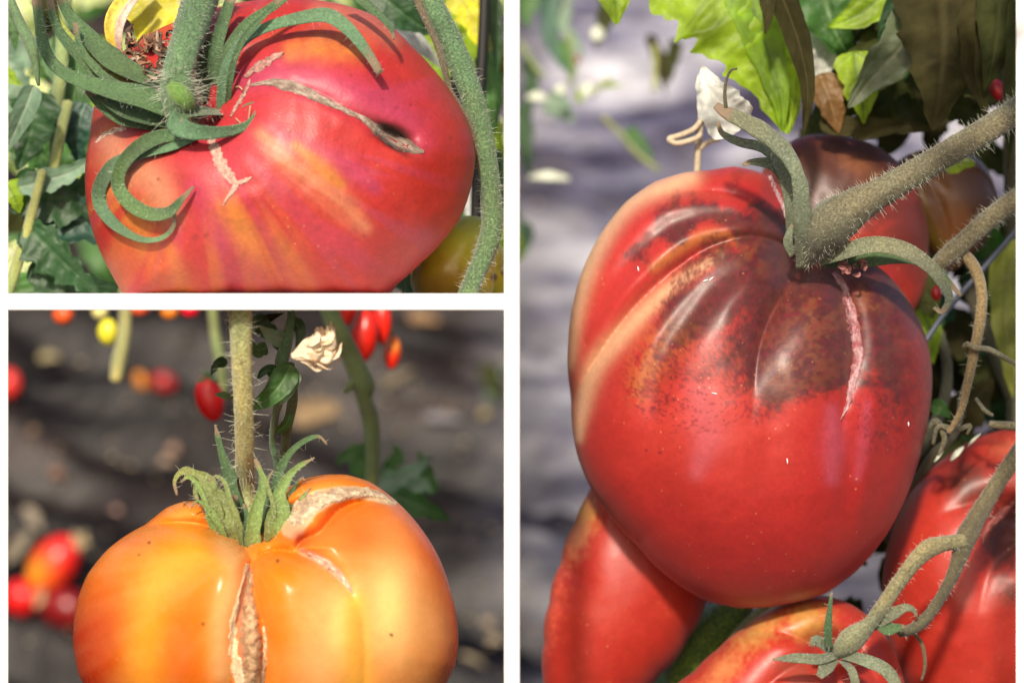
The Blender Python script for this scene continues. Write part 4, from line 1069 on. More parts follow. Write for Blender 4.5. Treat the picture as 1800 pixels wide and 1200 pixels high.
litter('dry_leaf', 'buff scrap under the beige one at the far right', 870, 1125, 12, 8, 10, (0.48, 0.38, 0.25))
litter('dry_leaf', 'long dry stalk scrap at the lower right of the left bay', 832, 1160, 26, 6, 25, (0.45, 0.36, 0.24))
litter('dry_leaf', 'light gold scrap under the blurred leaf at right', 852, 728, 11, 8, -20, (0.45, 0.36, 0.16))
litter('dry_leaf', 'brown scrap high on the right film', 745, 560, 26, 12, 10, (0.42, 0.25, 0.12))
litter('dry_leaf', 'grey tan scrap right of the swollen vine', 700, 665, 30, 8, -30, (0.28, 0.22, 0.14))
litter('dry_leaf', 'silver scrap of film right of the vine', 780, 735, 34, 9, 5, (0.30, 0.28, 0.30))
# fine crumbs
V = []; Q = []
for k in range(420):
    px = rng.uniform(20, 1780); py = rng.uniform(560, 1190) if px < 900 else rng.uniform(60, 1190)
    z0 = ground_hit(px, py) - 12
    c = np.array([px, py, z0]); r = rng.uniform(1.0, 4.0)
    k0 = len(V)
    for j in range(4):
        a = j * 1.57 + rng.uniform(-.4, .4)
        V.append(c + [r * math.cos(a) * 1.5, r * math.sin(a) * .7, rng.uniform(-6, 6)])
    V.append(c + [0, -r * .6, -6])
    for j in range(4): Q.append((k0 + j, k0 + (j + 1) % 4, k0 + 4))
o = mesh_obj('litter_crumbs', W(np.array(V)), np.array(Q), M_STRAW, None, smooth=False); o['kind'] = 'stuff'
o['label'] = 'tiny straw crumbs scattered over the dark film'; o['category'] = 'litter'

#@@R
# ================================================================== right bay: ribbed dark red tomato
def col_r(x, y, g):
    nz = fbm(x / 45, y / 45, 45, 5); nf = fbm(x / 8, y / 8, 48, 3); nm = fbm(x / 20, y / 16, 52, 4)
    c = np.tile(np.array([0.37, 0.018, 0.016]), x.shape + (1,))
    c = mixm(c, [0.46, 0.045, 0.03], 0.8 * blob(x, y, 1240, 720, 190, 160) * (0.3 + nz))
    c = mixm(c, [0.46, 0.035, 0.03], 0.8 * blob(x, y, 1100, 560, 150, 180))
    # yellow shoulders; the palest bands also paint in rim light
    rim_yl = np.array([0.70, 0.42, 0.24])
    c = mixm(c, rim_yl, 0.85 * band(x, y, [(1210, 308, 22), (1110, 352, 20), (1050, 430, 20), (1015, 530, 18), (1000, 640, 12)]))
    c = mixm(c, rim_yl, 0.85 * band(x, y, [(1270, 448, 9), (1185, 500, 14), (1105, 575, 18), (1045, 645, 20), (1022, 720, 16), (1016, 770, 10)]))
    c = mixm(c, [0.42, 0.24, 0.05], 0.45 * band(x, y, [(1300, 415, 12), (1230, 418, 12), (1150, 470, 10)]))
    c = mixm(c, [0.34, 0.15, 0.03], 0.55 * band(x, y, [(1200, 560, 30), (1150, 620, 34), (1120, 690, 20)]) * sstep(0.4, 0.6, nm + 0.1))
    # brown-black mottled shoulders, stippled at their edge
    x_, y_ = x, y
    x = x + 70 * (fbm(x_ / 55, y_ / 55, 201, 3) - 0.5); y = y + 110 * (fbm(x_ / 50, y_ / 70, 202, 3) - 0.5)
    m = (1.25 * blob(x, y, 1320, 480, 150, 62, -12) + 0.95 * blob(x, y, 1215, 545, 105, 42, -42) + 1.35 * blob(x, y, 1275, 368, 125, 32, 6) + 0.95 * blob(x, y, 1160, 420, 80, 24, -40) + 0.8 * blob(x, y, 1375, 400, 50, 40)
         + 1.2 * blob(x, y, 1400, 600, 115, 85) + 1.15 * blob(x, y, 1560, 560, 85, 80) + 0.6 * blob(x, y, 1470, 640, 100, 50) + 0.65 * blob(x, y, 1585, 690, 60, 85) + 0.5 * blob(x, y, 1290, 660, 110, 50) + 0.4 * blob(x, y, 1175, 670, 70, 60) + 0.9 * blob(x, y, 1500, 480, 110, 40))
    x, y = x_, y_
    T = 0.02 + 0.75 * fbm(x / 4.5, y / 4.5, 141, 4) + 0.40 * nm
    mk = sstep(-0.30, 0.50, m * 1.05 - T)
    dkc = np.array([0.058, 0.018, 0.016]) * (0.55 + 0.9 * nf[..., None]) + np.array([0.06, 0.02, 0.0]) * (nm[..., None] - 0.4)
    c = c * (1 - 0.9 * mk[..., None]) + dkc * (0.9 * mk[..., None])
    og = np.array([0.20, 0.065, 0.018])
    c = mixm(c, og, 0.45 * (blob(x, y, 1440, 560, 60, 80) + blob(x, y, 1530, 520, 34, 60) + blob(x, y, 1310, 440, 70, 22) + blob(x, y, 1370, 655, 60, 40) + .8 * blob(x, y, 1200, 590, 40, 40)) * sstep(0.47, 0.60, nf * 0.45 + nm * 0.55))
    c = mixm(c, [0.44, 0.12, 0.16], 0.4 * band(x, y, [(1230, 690, 26), (1245, 760, 32), (1225, 830, 16)]))  # purple streaks from here paint the ribs' soft highlights into the skin
    c = mixm(c, [0.42, 0.10, 0.17], 0.38 * band(x, y, [(1462, 720, 12), (1465, 780, 22), (1462, 840, 14)]))
    c = mixm(c, [0.42, 0.10, 0.17], 0.3 * band(x, y, [(1525, 710, 8), (1518, 780, 14), (1508, 840, 8)]))
    c = mixm(c, [0.30, 0.012, 0.012], 0.5 * sstep(1560, 1640, x))  # right flank darkened in the colour as its shaded side
    # freckles
    sp = sstep(0.66, 0.74, vnoise(x / 4.2, y / 4.2, 77)) * sstep(0.35, 0.7, m + blob(x, y, 1220, 700, 130, 90) * .8 + blob(x, y, 1560, 720, 70, 90) * .8)
    c = mixm(c, [0.16, 0.01, 0.02], 0.55 * sp)
    c = mixm(c, [0.12, 0.01, 0.02], 0.8 * dots(x, y, [(1148, 717, 5), (1136, 791, 3), (1160, 795, 3), (1330, 741, 3), (1590, 690, 6), (1185, 702, 4)]))
    return c * (0.9 + 0.2 * nf[..., None])
ol = [(1250, 299), (1290, 292), (1340, 304), (1380, 335), (1415, 390), (1465, 425), (1525, 455), (1560, 482), (1592, 520), (1617, 565), (1633, 610), (1639, 660), (1635, 720), (1622, 780), (1605, 840), (1580, 900), (1545, 958), (1500, 1008), (1450, 1043), (1380, 1062), (1300, 1068), (1240, 1055), (1180, 1018), (1120, 958), (1070, 902), (1036, 852), (1015, 800), (1005, 740), (1004, 705), (1002, 685), (998, 650), (999, 600), (1008, 530), (1030, 460), (1060, 405), (1100, 355), (1150, 320), (1200, 304)]
ZR = 250
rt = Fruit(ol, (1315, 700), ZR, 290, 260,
    grooves=[dict(pts=[(1090, 372, 0), (1150, 345, 10), (1230, 336, 30), (1300, 345, 40), (1355, 375, 46), (1400, 410, 60)], wl=50, wr=60),
             dict(pts=[(1405, 455, 70), (1375, 428, 60), (1330, 415, 56), (1285, 420, 58), (1230, 442, 66), (1165, 490, 74), (1105, 550, 74), (1050, 625, 66), (1005, 700, 50)], wl=100, wr=60),
             dict(pts=[(1410, 470, 80), (1378, 515, 78), (1350, 565, 66), (1333, 620, 46), (1325, 690, 22), (1320, 790, 0)], wl=80, wr=80, eps=5),
             dict(pts=[(1425, 470, 50), (1470, 492, 70), (1492, 540, 78), (1500, 600, 66), (1494, 670, 42), (1482, 735, 20), (1478, 810, 0)], wl=70, wr=66),
             dict(pts=[(1470, 470, 40), (1520, 480, 24), (1580, 520, 10), (1620, 580, 0)], wl=34, wr=44),
             dict(pts=[(1392, 458, 34), (1320, 462, 26), (1265, 490, 22), (1215, 545, 22), (1170, 620, 20), (1150, 710, 14), (1150, 810, 5)], wl=46, wr=46, soft=1),
             dict(pts=[(1398, 428, 20), (1340, 388, 24), (1260, 380, 26), (1180, 402, 26), (1105, 470, 26), (1050, 560, 20), (1015, 650, 12)], wl=42, wr=42, soft=1),
             dict(pts=[(1345, 640, 10), (1352, 740, 14), (1360, 860, 10), (1370, 980, 4)], wl=60, wr=60, soft=1),
             dict(pts=[(1488, 740, 10), (1492, 820, 10), (1480, 930, 4)], wl=36, wr=36, soft=1),
             dict(pts=[(1560, 560, 16), (1575, 680, 14), (1560, 820, 8), (1530, 930, 3)], wl=40, wr=40, soft=1),
             dict(pts=[(1135, 780, 8), (1165, 880, 10), (1215, 980, 6)], wl=70, wr=70, soft=1)],
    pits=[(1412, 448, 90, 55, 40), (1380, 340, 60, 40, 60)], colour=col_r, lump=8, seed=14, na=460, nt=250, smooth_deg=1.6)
T3 = thing('tomato', 'big ribbed red tomato with mottled dark shoulders in the middle of the right bay', 'tomato', (1315, 1066, ZR))
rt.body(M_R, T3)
PK = np.array([0.36, 0.23, 0.24])
rt.scar([(1466, 478, 5), (1484, 505, 8), (1494, 545, 9), (1503, 585, 10), (1508, 620, 9), (1503, 655, 8), (1496, 685, 7), (1490, 712, 5), (1478, 738, 1)], T3, PK * 1.25, np.array([0.28, 0.07, 0.08]), label='pale pink cork split running down the front', rise=4, jag=0.3, n=80)
rt.scar([(1352, 305, 3), (1362, 330, 4), (1376, 360, 4), (1386, 392, 2)], T3, np.array([0.6, 0.4, 0.42]), PK, n=30, rise=2)
# white mites / specks as skin flecks
for (x, y, a) in [(1122, 473, 80), (1240, 493, -20), (1250, 490, -40), (1256, 691, 10), (1384, 810, 85), (1597, 744, 85)]:
    z0 = rt.zs(x, y); b = math.radians(a)
    blade('white_fleck', [(x - 5 * math.cos(b), y - 5 * math.sin(b), z0 - 1), (x, y, z0 - 2), (x + 5 * math.cos(b), y + 5 * math.sin(b), z0 - 1)], [.5, 1.2, .5], M_WHITE, T3, thick=1, cup=0, n=6)
def sep3(pts, w, mat=M_SEPALG, hn=40, parent=None, **k):
    o, C = blade('sepal', pts, w, mat, parent or T3, **k)
    if hn: hairs(C, o, hn, (4, 9), 0.4)
    return o
sep3([(1410, 470, 60), (1412, 430, 20), (1410, 380, -20), (1405, 320, -40), (1385, 275, -50), (1350, 240, -60), (1310, 215, -65), (1275, 198, -66), (1258, 185, -62)], [13, 15, 15, 14, 14, 16, 17, 14, 7], M_SEPALG, 60, thick=7, cup=0.35, wav=0.25)
tube('sepal_tip', [(1276, 190, -66, 4), (1274, 165, -66, 3.2), (1277, 140, -66, 2.6), (1285, 124, -66, 2.2), (1296, 121, -66, 1.6)], M_STEMDARK, T3, 8, 3)
sep3([(1392, 420, 60), (1390, 360, 30), (1375, 300, 10), (1345, 262, 0), (1300, 250, -5), (1270, 235, 0), (1262, 215, 0)], [10, 12, 12, 11, 10, 8, 3], M_SEPALG, 50)
sep3([(1395, 400, 70), (1388, 330, 40), (1360, 292, 20), (1325, 285, 15), (1305, 290, 15)], [10, 13, 13, 10, 3], M_SEPALG, 40)
sep3([(1395, 450, 40), (1385, 425, 25), (1392, 395, 30)], [8, 9, 3], M_SEPALG, 0)
sep3([(1440, 460, 60), (1490, 440, 20), (1540, 430, 10), (1590, 440, 5), (1630, 465, 5), (1655, 495, 10), (1668, 525, 15), (1655, 548, 20), (1642, 540, 25)], [8, 14, 15, 15, 15, 13, 11, 7, 3], M_SEPALG, 60, cup=0.3)
sep3([(1450, 460, 90), (1520, 455, 70), (1590, 450, 70), (1640, 470, 80), (1690, 520, 90)], [12, 16, 15, 9, 3], M_SEPALDK, 20)
for k in range(14):
    x0, y0 = 1470 + rng.uniform(0, 45), 462 + rng.uniform(-6, 24); a = rng.uniform(0, 6.28); L = rng.uniform(10, 20)
    blade('dried_petal', [(x0, y0, 60), (x0 + L * .5 * math.cos(a), y0 + L * .3 * math.sin(a), 45), (x0 + L * math.cos(a + 1), y0 + L * .7 * math.sin(a + 1), 50)], [2, 4, 1.5], M_DRYP, T3, thick=1, cup=.9, col=np.array([0.34, 0.14, 0.13]) * rng.uniform(.6, 1.3), tw=rng.uniform(-2, 2), n=8)
# main branch carrying it
V3 = thing('tomato_branch', 'thick dusty hairy branch with a swollen knuckle above the ribbed red tomato', 'branch', (1790, 190, 60))
st, C = tube('stem', [(1830, 165, 90, 24), (1765, 210, 70, 23), (1700, 250, 50, 23), (1640, 285, 30, 23), (1580, 320, 20, 24), (1535, 345, 15, 27), (1500, 365, 12, 34), (1470, 385, 12, 41), (1448, 405, 20, 40), (1432, 430, 40, 30), (1420, 455, 60, 18)], M_STEMGREY, V3, 26, 4, 0.07)
hairs(C, st, 1300, (5, 13), 0.45)
V4 = thing('tomato_branch', 'second dusty branch with a drooping side stalk at the right edge', 'branch', (1790, 345, 160))
st, C = tube('stem', [(1850, 310, 140, 18), (1790, 348, 140, 18), (1740, 385, 140, 18), (1700, 420, 140, 17), (1668, 448, 140, 17), (1645, 470, 150, 14)], M_STEMGREY, V4, 18, 4, 0.06)
hairs(C, st, 500, (4, 11), 0.45)
st2, C = tube('side_stem', [(1690, 440, 150, 10), (1715, 475, 150, 11), (1726, 520, 150, 10), (1722, 570, 155, 10), (1712, 620, 160, 9), (1703, 665, 170, 8), (1690, 720, 190, 6), (1668, 760, 200, 5)], stem_mat('tan_brown_stem', (0.09, 0.065, 0.03), (0.17, 0.13, 0.065), (0.26, 0.20, 0.11)), V4, 14, 5, 0.07)
hairs(C, st2, 120, (4, 9), 0.4)
tube('tendril', [(1786, 640, 160, 4), (1740, 615, 150, 5), (1715, 612, 140, 5), (1700, 605, 140, 5), (1694, 610, 145, 4)], M_STEMGREY, V4, 8, 4)
# other fruits
def col_red(seed, patches=()):
    def f(x, y, g):
        nz = fbm(x / 60, y / 60, seed); nf = fbm(x / 10, y / 10, seed + 3)
        c = np.tile(np.array([0.37, 0.018, 0.011]), x.shape + (1,))
        c = mixm(c, [0.46, 0.05, 0.025], 0.5 * nz)
        for (cx, cy, rx, ry, an, rgb, m) in patches:
            c = mixm(c, rgb, sstep(0.0, 1.15, m * blob(x, y, cx, cy, rx, ry, an) * 1.25 - 0.7 * (fbm(x / 7, y / 7, seed + 8) - 0.35)))
        return c * (0.9 + 0.2 * nf[..., None])
    return f
olp = [(1060, 800), (1038, 862), (1010, 920), (986, 990), (966, 1060), (956, 1130), (954, 1190), (965, 1250), (1000, 1290), (1060, 1280), (1110, 1235), (1160, 1185), (1210, 1120), (1240, 1060), (1260, 980), (1240, 900), (1160, 820)]
fr('tomato', 'smooth red tapering tomato below left of the ribbed one', olp, (1090, 1060), 470, 130, 150, col_red(61, [(1020, 930, 26, 70, 20, np.array([0.60, 0.22, 0.09]), 0.8), (975, 1060, 20, 120, 10, np.array([0.72, 0.10, 0.05]), 0.6), (1030, 900, 30, 30, 0, np.array([0.5, 0.3, 0.05]), .6)]), M_R, na=220, nt=120, lump=6)
olb = [(1175, 1215), (1220, 1180), (1262, 1140), (1310, 1100), (1350, 1072), (1395, 1052), (1440, 1045), (1490, 1058), (1535, 1090), (1570, 1140), (1590, 1200), (1590, 1300), (1500, 1390), (1380, 1420), (1250, 1380), (1170, 1290)]
bt, T5 = fr('tomato', 'orange red ribbed tomato with a star calyx at the bottom of the right bay', olb, (1390, 1235), 330, 170, 180, col_red(71, [(1330, 1110, 60, 30, -40, np.array([0.50, 0.26, 0.07]), .8), (1270, 1180, 26, 60, 45, np.array([0.58, 0.20, 0.07]), .8), (1420, 1090, 50, 40, 0, np.array([0.45, 0.22, 0.05]), .9), (1400, 1180, 60, 30, 20, np.array([0.30, 0.05, 0.03]), .9)]), M_R, na=260, nt=140,
    grooves=[dict(pts=[(1450, 1140, 50), (1400, 1120, 34), (1350, 1110, 16), (1300, 1120, 0)], wl=40, wr=60), dict(pts=[(1440, 1150, 50), (1380, 1180, 30), (1320, 1230, 12)], wl=60, wr=60), dict(pts=[(1490, 1140, 50), (1530, 1180, 26), (1560, 1240, 8)], wl=50, wr=50), dict(pts=[(1465, 1150, 50), (1470, 1200, 26), (1470, 1280, 8)], wl=40, wr=40)], pits=[(1462, 1135, 50, 40, 34)])
olr = [(1552, 1010), (1562, 950), (1585, 890), (1615, 845), (1655, 808), (1700, 778), (1750, 758), (1810, 750), (1900, 790), (1960, 900), (1980, 1050), (1940, 1200), (1850, 1300), (1740, 1330), (1640, 1280), (1580, 1180), (1556, 1090)]
f6, T6 = fr('tomato', 'dark red tomato with a black cracked crown at the lower right edge', olr, (1760, 1040), 520, 190, 200, col_red(81, [(1770, 940, 50, 80, 10, np.array([0.05, 0.012, 0.01]), 1.2), (1700, 850, 50, 50, 0, np.array([0.12, 0.03, 0.02]), .9), (1770, 790, 40, 26, 0, np.array([0.6, 0.12, 0.06]), .8), (1780, 1040, 30, 30, 0, np.array([0.12, 0.02, 0.01]), .8)]), M_R, na=260, nt=140, lump=12,
    grooves=[dict(pts=[(1790, 900, 50), (1730, 880, 30), (1660, 900, 8)], wl=50, wr=50), dict(pts=[(1790, 950, 50), (1740, 1000, 26), (1720, 1080, 4)], wl=60, wr=60)], pits=[(1790, 930, 40, 60, 60)])
f6.scar([(1786, 880, 4), (1760, 905, 8), (1735, 930, 5), (1726, 955, 2)], T6, np.array([0.40, 0.12, 0.10]), np.array([0.2, 0.05, 0.04]), n=30, rise=4)
olt = [(1340, 300), (1370, 260), (1410, 240), (1460, 236), (1510, 244), (1560, 270), (1600, 310), (1625, 370), (1632, 440), (1625, 510), (1600, 560), (1540, 570), (1450, 540), (1370, 480), (1335, 400)]
fr('tomato', 'dark red brown tomato behind the hairy branch', olt, (1485, 400), 560, 130, 130, col_red(91, [(1470, 320, 130, 90, 0, np.array([0.07, 0.018, 0.012]), 1.6), (1520, 300, 60, 24, 30, np.array([0.20, 0.07, 0.03]), .8), (1600, 420, 50, 90, 0, np.array([0.14, 0.02, 0.012]), 1.2), (1560, 480, 50, 40, 0, np.array([0.30, 0.02, 0.02]), .7)]), M_R, na=160, nt=90, lump=20)
oly = [(1560, 300), (1600, 270), (1660, 262), (1720, 280), (1750, 330), (1745, 400), (1710, 450), (1668, 480), (1640, 450), (1605, 390)]
fr('tomato', 'dull amber half ripe tomato between the two dusty branches', oly, (1665, 360), 640, 90, 90, lambda x, y, g: mixm(mixm(np.tile(np.array([0.20, 0.075, 0.022]), x.shape + (1,)), [0.09, 0.035, 0.015], sstep(1660, 1740, x)), [0.17, 0.11, 0.02], band(x, y, [(1600, 330, 14), (1630, 400, 14), (1665, 450, 12)])), M_BG, na=120, nt=70, grooves=[dict(pts=[(1620, 300, 8), (1660, 380, 16), (1670, 450, 8)], wl=40, wr=30)])
for (x, y, rx, ry, a, z, lb) in [(1755, 160, 14, 22, -30, 700, 'small crimson tomato at the upper right edge'), (1646, 515, 9, 14, 0, 420, 'red yellow bud seen through the sepal loop')]:
    smallfruit('small_tomato', lb, x, y, rx, ry, a, z, (0.42, 0.014, 0.02), 'small tomatoes glimpsed in the right bay', False)
# lower branch with calyx
V5 = thing('tomato_branch', 'forked dusty stalk reaching down to the star calyx at the lower right', 'branch', (1790, 800, 160))
st, C = tube('stem', [(1840, 720, 180, 14), (1786, 800, 170, 14), (1750, 855, 160, 15), (1720, 905, 150, 17), (1698, 945, 140, 19), (1688, 975, 140, 15), (1670, 1020, 140, 11), (1640, 1070, 140, 10), (1612, 1100, 145, 11), (1580, 1112, 150, 8)], stem_mat('olive_brown_stem', (0.045, 0.04, 0.02), (0.09, 0.08, 0.045), (0.15, 0.14, 0.08)), V5, 18, 4, 0.08)
hairs(C, st, 300, (3, 8), 0.4)
st, C = tube('stem', [(1695, 950, 130, 13), (1660, 955, 120, 14), (1632, 965, 110, 17), (1605, 990, 105, 14), (1575, 1030, 105, 13), (1548, 1070, 110, 13), (1525, 1100, 110, 14), (1500, 1120, 110, 22), (1482, 1136, 120, 18), (1470, 1150, 150, 10)], stem_mat('pale_dusty_stem', (0.10, 0.095, 0.045), (0.22, 0.20, 0.11), (0.34, 0.32, 0.2)), V5, 20, 4, 0.07)
hairs(C, st, 400, (3, 8), 0.4)
for pts, w, m in [([(1470, 1150, 130), (1440, 1158, 100), (1400, 1156, 90), (1358, 1158, 95)], [8, 10, 9, 2], M_SEPALG), ([(1465, 1145, 130), (1445, 1130, 110), (1432, 1124, 105), (1428, 1136, 105)], [8, 11, 10, 4], M_SEPALG),
                  ([(1458, 1140, 110), (1455, 1110, 90), (1458, 1075, 85), (1462, 1040, 90)], [7, 8, 5, 2], M_SEPALDK), ([(1480, 1150, 130), (1520, 1160, 90), (1560, 1180, 85), (1590, 1230, 90)], [9, 12, 12, 6], M_SEPALG),
                  ([(1480, 1160, 130), (1498, 1180, 90), (1504, 1210, 90), (1504, 1250, 95)], [7, 8, 8, 5], M_SEPALG), ([(1530, 1105, 130), (1560, 1085, 110), (1590, 1068, 110), (1606, 1072, 115), (1612, 1085, 120)], [6, 10, 11, 7, 2], M_SEPALG),
                  ([(1465, 1155, 130), (1450, 1175, 100), (1440, 1190, 95)], [12, 14, 6], M_SEPALG), ([(1545, 1095, 120), (1560, 1105, 110), (1590, 1100, 110)], [10, 12, 3], M_SEPALDK)]:
    sep3(pts, w, m, 16, V5 if w[0] == 6 else T5)
tube('tendril', [(1606, 1110, 200, 3), (1622, 1135, 200, 3.4), (1626, 1170, 200, 3), (1620, 1195, 200, 2)], M_STEMDARK, V5, 8, 4)
# cucumber-like green fruit, pale stems
cg = thing('green_fruit', 'dark green fruit with yellow flecks between the two lower tomatoes', 'fruit', (1200, 1180, 620))
tube('body', [(1310, 1040, 620, 20), (1290, 1075, 615, 34), (1250, 1115, 610, 42), (1215, 1160, 620, 38), (1190, 1200, 630, 26)], leaf_free if False else stem_mat('flecked_green_skin', (0.02, 0.05, 0.01), (0.05, 0.14, 0.012), (0.40, 0.48, 0.02), 0.3), cg, 24, 5, 0.04)
ps = thing('tomato_vine', 'pale lime stem crossing below the ribbed tomato', 'vine', (1300, 1150, 560))
tube('stem', [(1400, 1040, 560, 15), (1350, 1075, 550, 16), (1310, 1110, 550, 17), (1282, 1145, 560, 13), (1260, 1200, 570, 12)], stem_mat('lime_pale_stem', (0.28, 0.28, 0.10), (0.42, 0.42, 0.18), (0.52, 0.52, 0.3)), ps, 16, 6)
ps = thing('tomato_vine', 'grey stem standing below the smooth red tomato', 'vine', (1130, 1250, 700))
tube('stem', [(1128, 1120, 700, 11), (1130, 1180, 700, 11), (1128, 1260, 700, 11)], M_STEMGREY, ps, 12, 8)
P6 = thing('tomato_plant', 'grey green leaves low between the lower tomatoes', 'plant', (1220, 1230, 800))
leaf('leaf', [(1150, 1220, 760), (1210, 1185, 740), (1290, 1170, 740), (1350, 1180, 760)], 34, M_LPALE, P6, lobes=3)
leaf('leaf', [(1120, 1190, 860), (1180, 1140, 850), (1230, 1090, 860)], 34, M_LGREY, P6, lobes=3)
# blue drip pipe
dp = thing('drip_pipe', 'thin blue grey pipe slanting between branches at the right', 'pipe', (1790, 395, 420))
tube('pipe', [(1850, 320, 420, 5), (1790, 400, 420, 5), (1730, 470, 420, 5), (1665, 545, 420, 5), (1600, 640, 420, 5)], M_PIPE, dp, 12, 10, 0.01)

# right leaf canopy
L1 = thing('tomato_leaf', 'big serrated lime green leaf, coloured as if backlit, hanging over the ribbed tomato', 'leaf', (1330, -80, 380))
leaf('leaf_blade', [(1110, -170, 380), (1210, -110, 360), (1310, -30, 340), (1362, 60, 340), (1385, 150, 350), (1386, 236, 360)], 165, M_LLIME, L1, lobes=6, ser=0.2, fold=0.06, prof=0.8, nu=90, nv=31, asym=(1.0, 0.4))
leaf('leaf_blade', [(1075, -120, 390), (1078, -40, 385), (1084, 44, 390)], 62, M_LLIME, L1, lobes=2, ser=0.2, nu=30)
leaf('leaf_blade', [(1290, -90, 345), (1325, 20, 335), (1355, 110, 335), (1372, 180, 335), (1374, 234, 345)], 44, leaf_mat('lime_fold_leaf', (0.20, 0.34, 0.02), (0.12, 0.22, 0.03), 0.5, (0.6, 0.8, 0.05)), L1, lobes=4, ser=0.12, fold=0.15)
L2 = thing('tomato_leaf', 'drooping grey brown folded leaf right of the lime leaf', 'leaf', (1370, -60, 250))
leaf('leaf_blade', [(1350, -60, 260), (1385, 20, 240), (1408, 90, 230), (1420, 160, 230), (1412, 240, 240)], 26, M_LBROWN, L2, lobes=3, ser=0.1, fold=0.8)
leaf('leaf_blade', [(1345, -40, 230), (1350, 20, 220), (1345, 62, 230)], 16, M_LBROWN, L2, lobes=2, ser=0.1)
def bigleaf(label, mid, w, mat, **k):
    t = thing('tomato_leaf', label, 'leaf', mid[0])
    leaf('leaf_blade', mid, w, mat, t, **k)
    return t
bigleaf('bright lime leaf at the top between darker leaves', [(1590, -60, 420), (1550, -10, 410), (1510, 25, 410), (1455, 48, 420)], 44, M_LLIME, lobes=3, ser=0.15)
bigleaf('lime leaf with a pointed tip below the dark leaf', [(1500, 90, 400), (1505, 130, 390), (1515, 175, 390), (1518, 218, 400)], 46, M_LLIME, lobes=2, ser=0.3, asym=(0.9, 1.0))
bigleaf('dark green oval leaf at the top beside the lime leaf', [(1640, -60, 340), (1600, 0, 330), (1565, 40, 330), (1545, 72, 340)], 46, M_LDARK, lobes=2, ser=0.05)
bigleaf('broad olive grey leaf hanging in the upper right', [(1680, -60, 300), (1640, 20, 280), (1590, 80, 280), (1540, 130, 300), (1490, 190, 320)], 66, M_LGREY, lobes=4, ser=0.2)
bigleaf('large brown shaded leaf in the upper right', [(1650, -60, 260), (1660, 60, 240), (1655, 140, 240), (1640, 230, 260)], 92, M_LBROWN, lobes=4, ser=0.2)
bigleaf('long brown leaf beside the right post', [(1730, -40, 230), (1720, 60, 220), (1715, 130, 220), (1735, 205, 230)], 40, M_LBROWN, lobes=3, ser=0.15)
bigleaf('olive leaf at the far upper right with pale edge', [(1760, -60, 200), (1755, 40, 190), (1745, 110, 190), (1730, 160, 200)], 44, M_LOLIVE, lobes=3, ser=0.1)
bigleaf('narrow dark leaf hugging the right post', [(1790, -20, 180), (1784, 90, 170), (1778, 200, 170), (1772, 300, 180)], 18, M_LOLIVE, lobes=3, ser=0.1)
bigleaf('horizontal brown leaf just above the hairy branch', [(1440, 215, 430), (1520, 225, 420), (1600, 222, 430), (1660, 235, 450)], 24, M_LBROWN, lobes=3)
bigleaf('large puckered lime leaf hanging behind the brown fold', [(1440, -70, 520), (1450, 0, 500), (1470, 60, 500), (1500, 110, 520)], 60, M_LMID, lobes=4, ser=0.2, wavy=0.15)
bigleaf('wide olive green leaf behind the pointed lime leaf', [(1560, 60, 460), (1530, 120, 450), (1500, 170, 450), (1470, 225, 460)], 50, M_LOLIVE, lobes=3, ser=0.2, wavy=0.15)
bigleaf('crumpled bleached white leaf behind the sepal curl', [(1300, 230, 200), (1268, 190, 180), (1245, 150, 180), (1235, 115, 200)], 48, M_LWHITE, lobes=3, ser=0.15, wavy=0.25)
bigleaf('pale silvery leaf standing in for whitish highlights between the brown and lime leaves', [(1425, 40, 560), (1445, 80, 550), (1440, 120, 550), (1430, 170, 560)], 40, M_LWHITE, lobes=4, ser=0.3, wavy=0.3)  # whitish leaf highlights built as a pale leaf
bigleaf('dull orange leaf base above the dark red tomato', [(1440, 130, 420), (1460, 180, 410), (1475, 235, 420)], 34, leaf_mat('rust_leaf', (0.20, 0.10, 0.03), (0.25, 0.14, 0.05), 0.3), lobes=2, ser=0.2)
bigleaf('small bright green leaf under the hairy branch', [(1660, 290, 480), (1690, 285, 470), (1715, 290, 480)], 20, M_LLIME, lobes=2, ser=0.1)
bigleaf('lime sliver leaf right of the ribbed tomato', [(1618, 540, 620), (1635, 580, 610), (1640, 640, 620)], 24, M_LLIME, lobes=2, ser=0.1)
bigleaf('dark olive leaf beside the ribbed tomato', [(1590, 480, 560), (1625, 510, 550), (1640, 560, 560)], 40, M_LOLIVE, lobes=2, ser=0.1)
bigleaf('small fresh green leaf right of the ribbed tomato', [(1636, 712, 420), (1655, 718, 410), (1672, 735, 420)], 15, M_LMID, lobes=2, ser=0.1)
bigleaf('green yellow leaf at the right edge below the second branch', [(1790, 420, 600), (1768, 500, 600), (1770, 600, 600), (1780, 700, 600)], 34, leaf_mat('olive_lime_leaf', (0.16, 0.18, 0.02), (0.2, 0.22, 0.05), 0.4), lobes=3, ser=0.2)
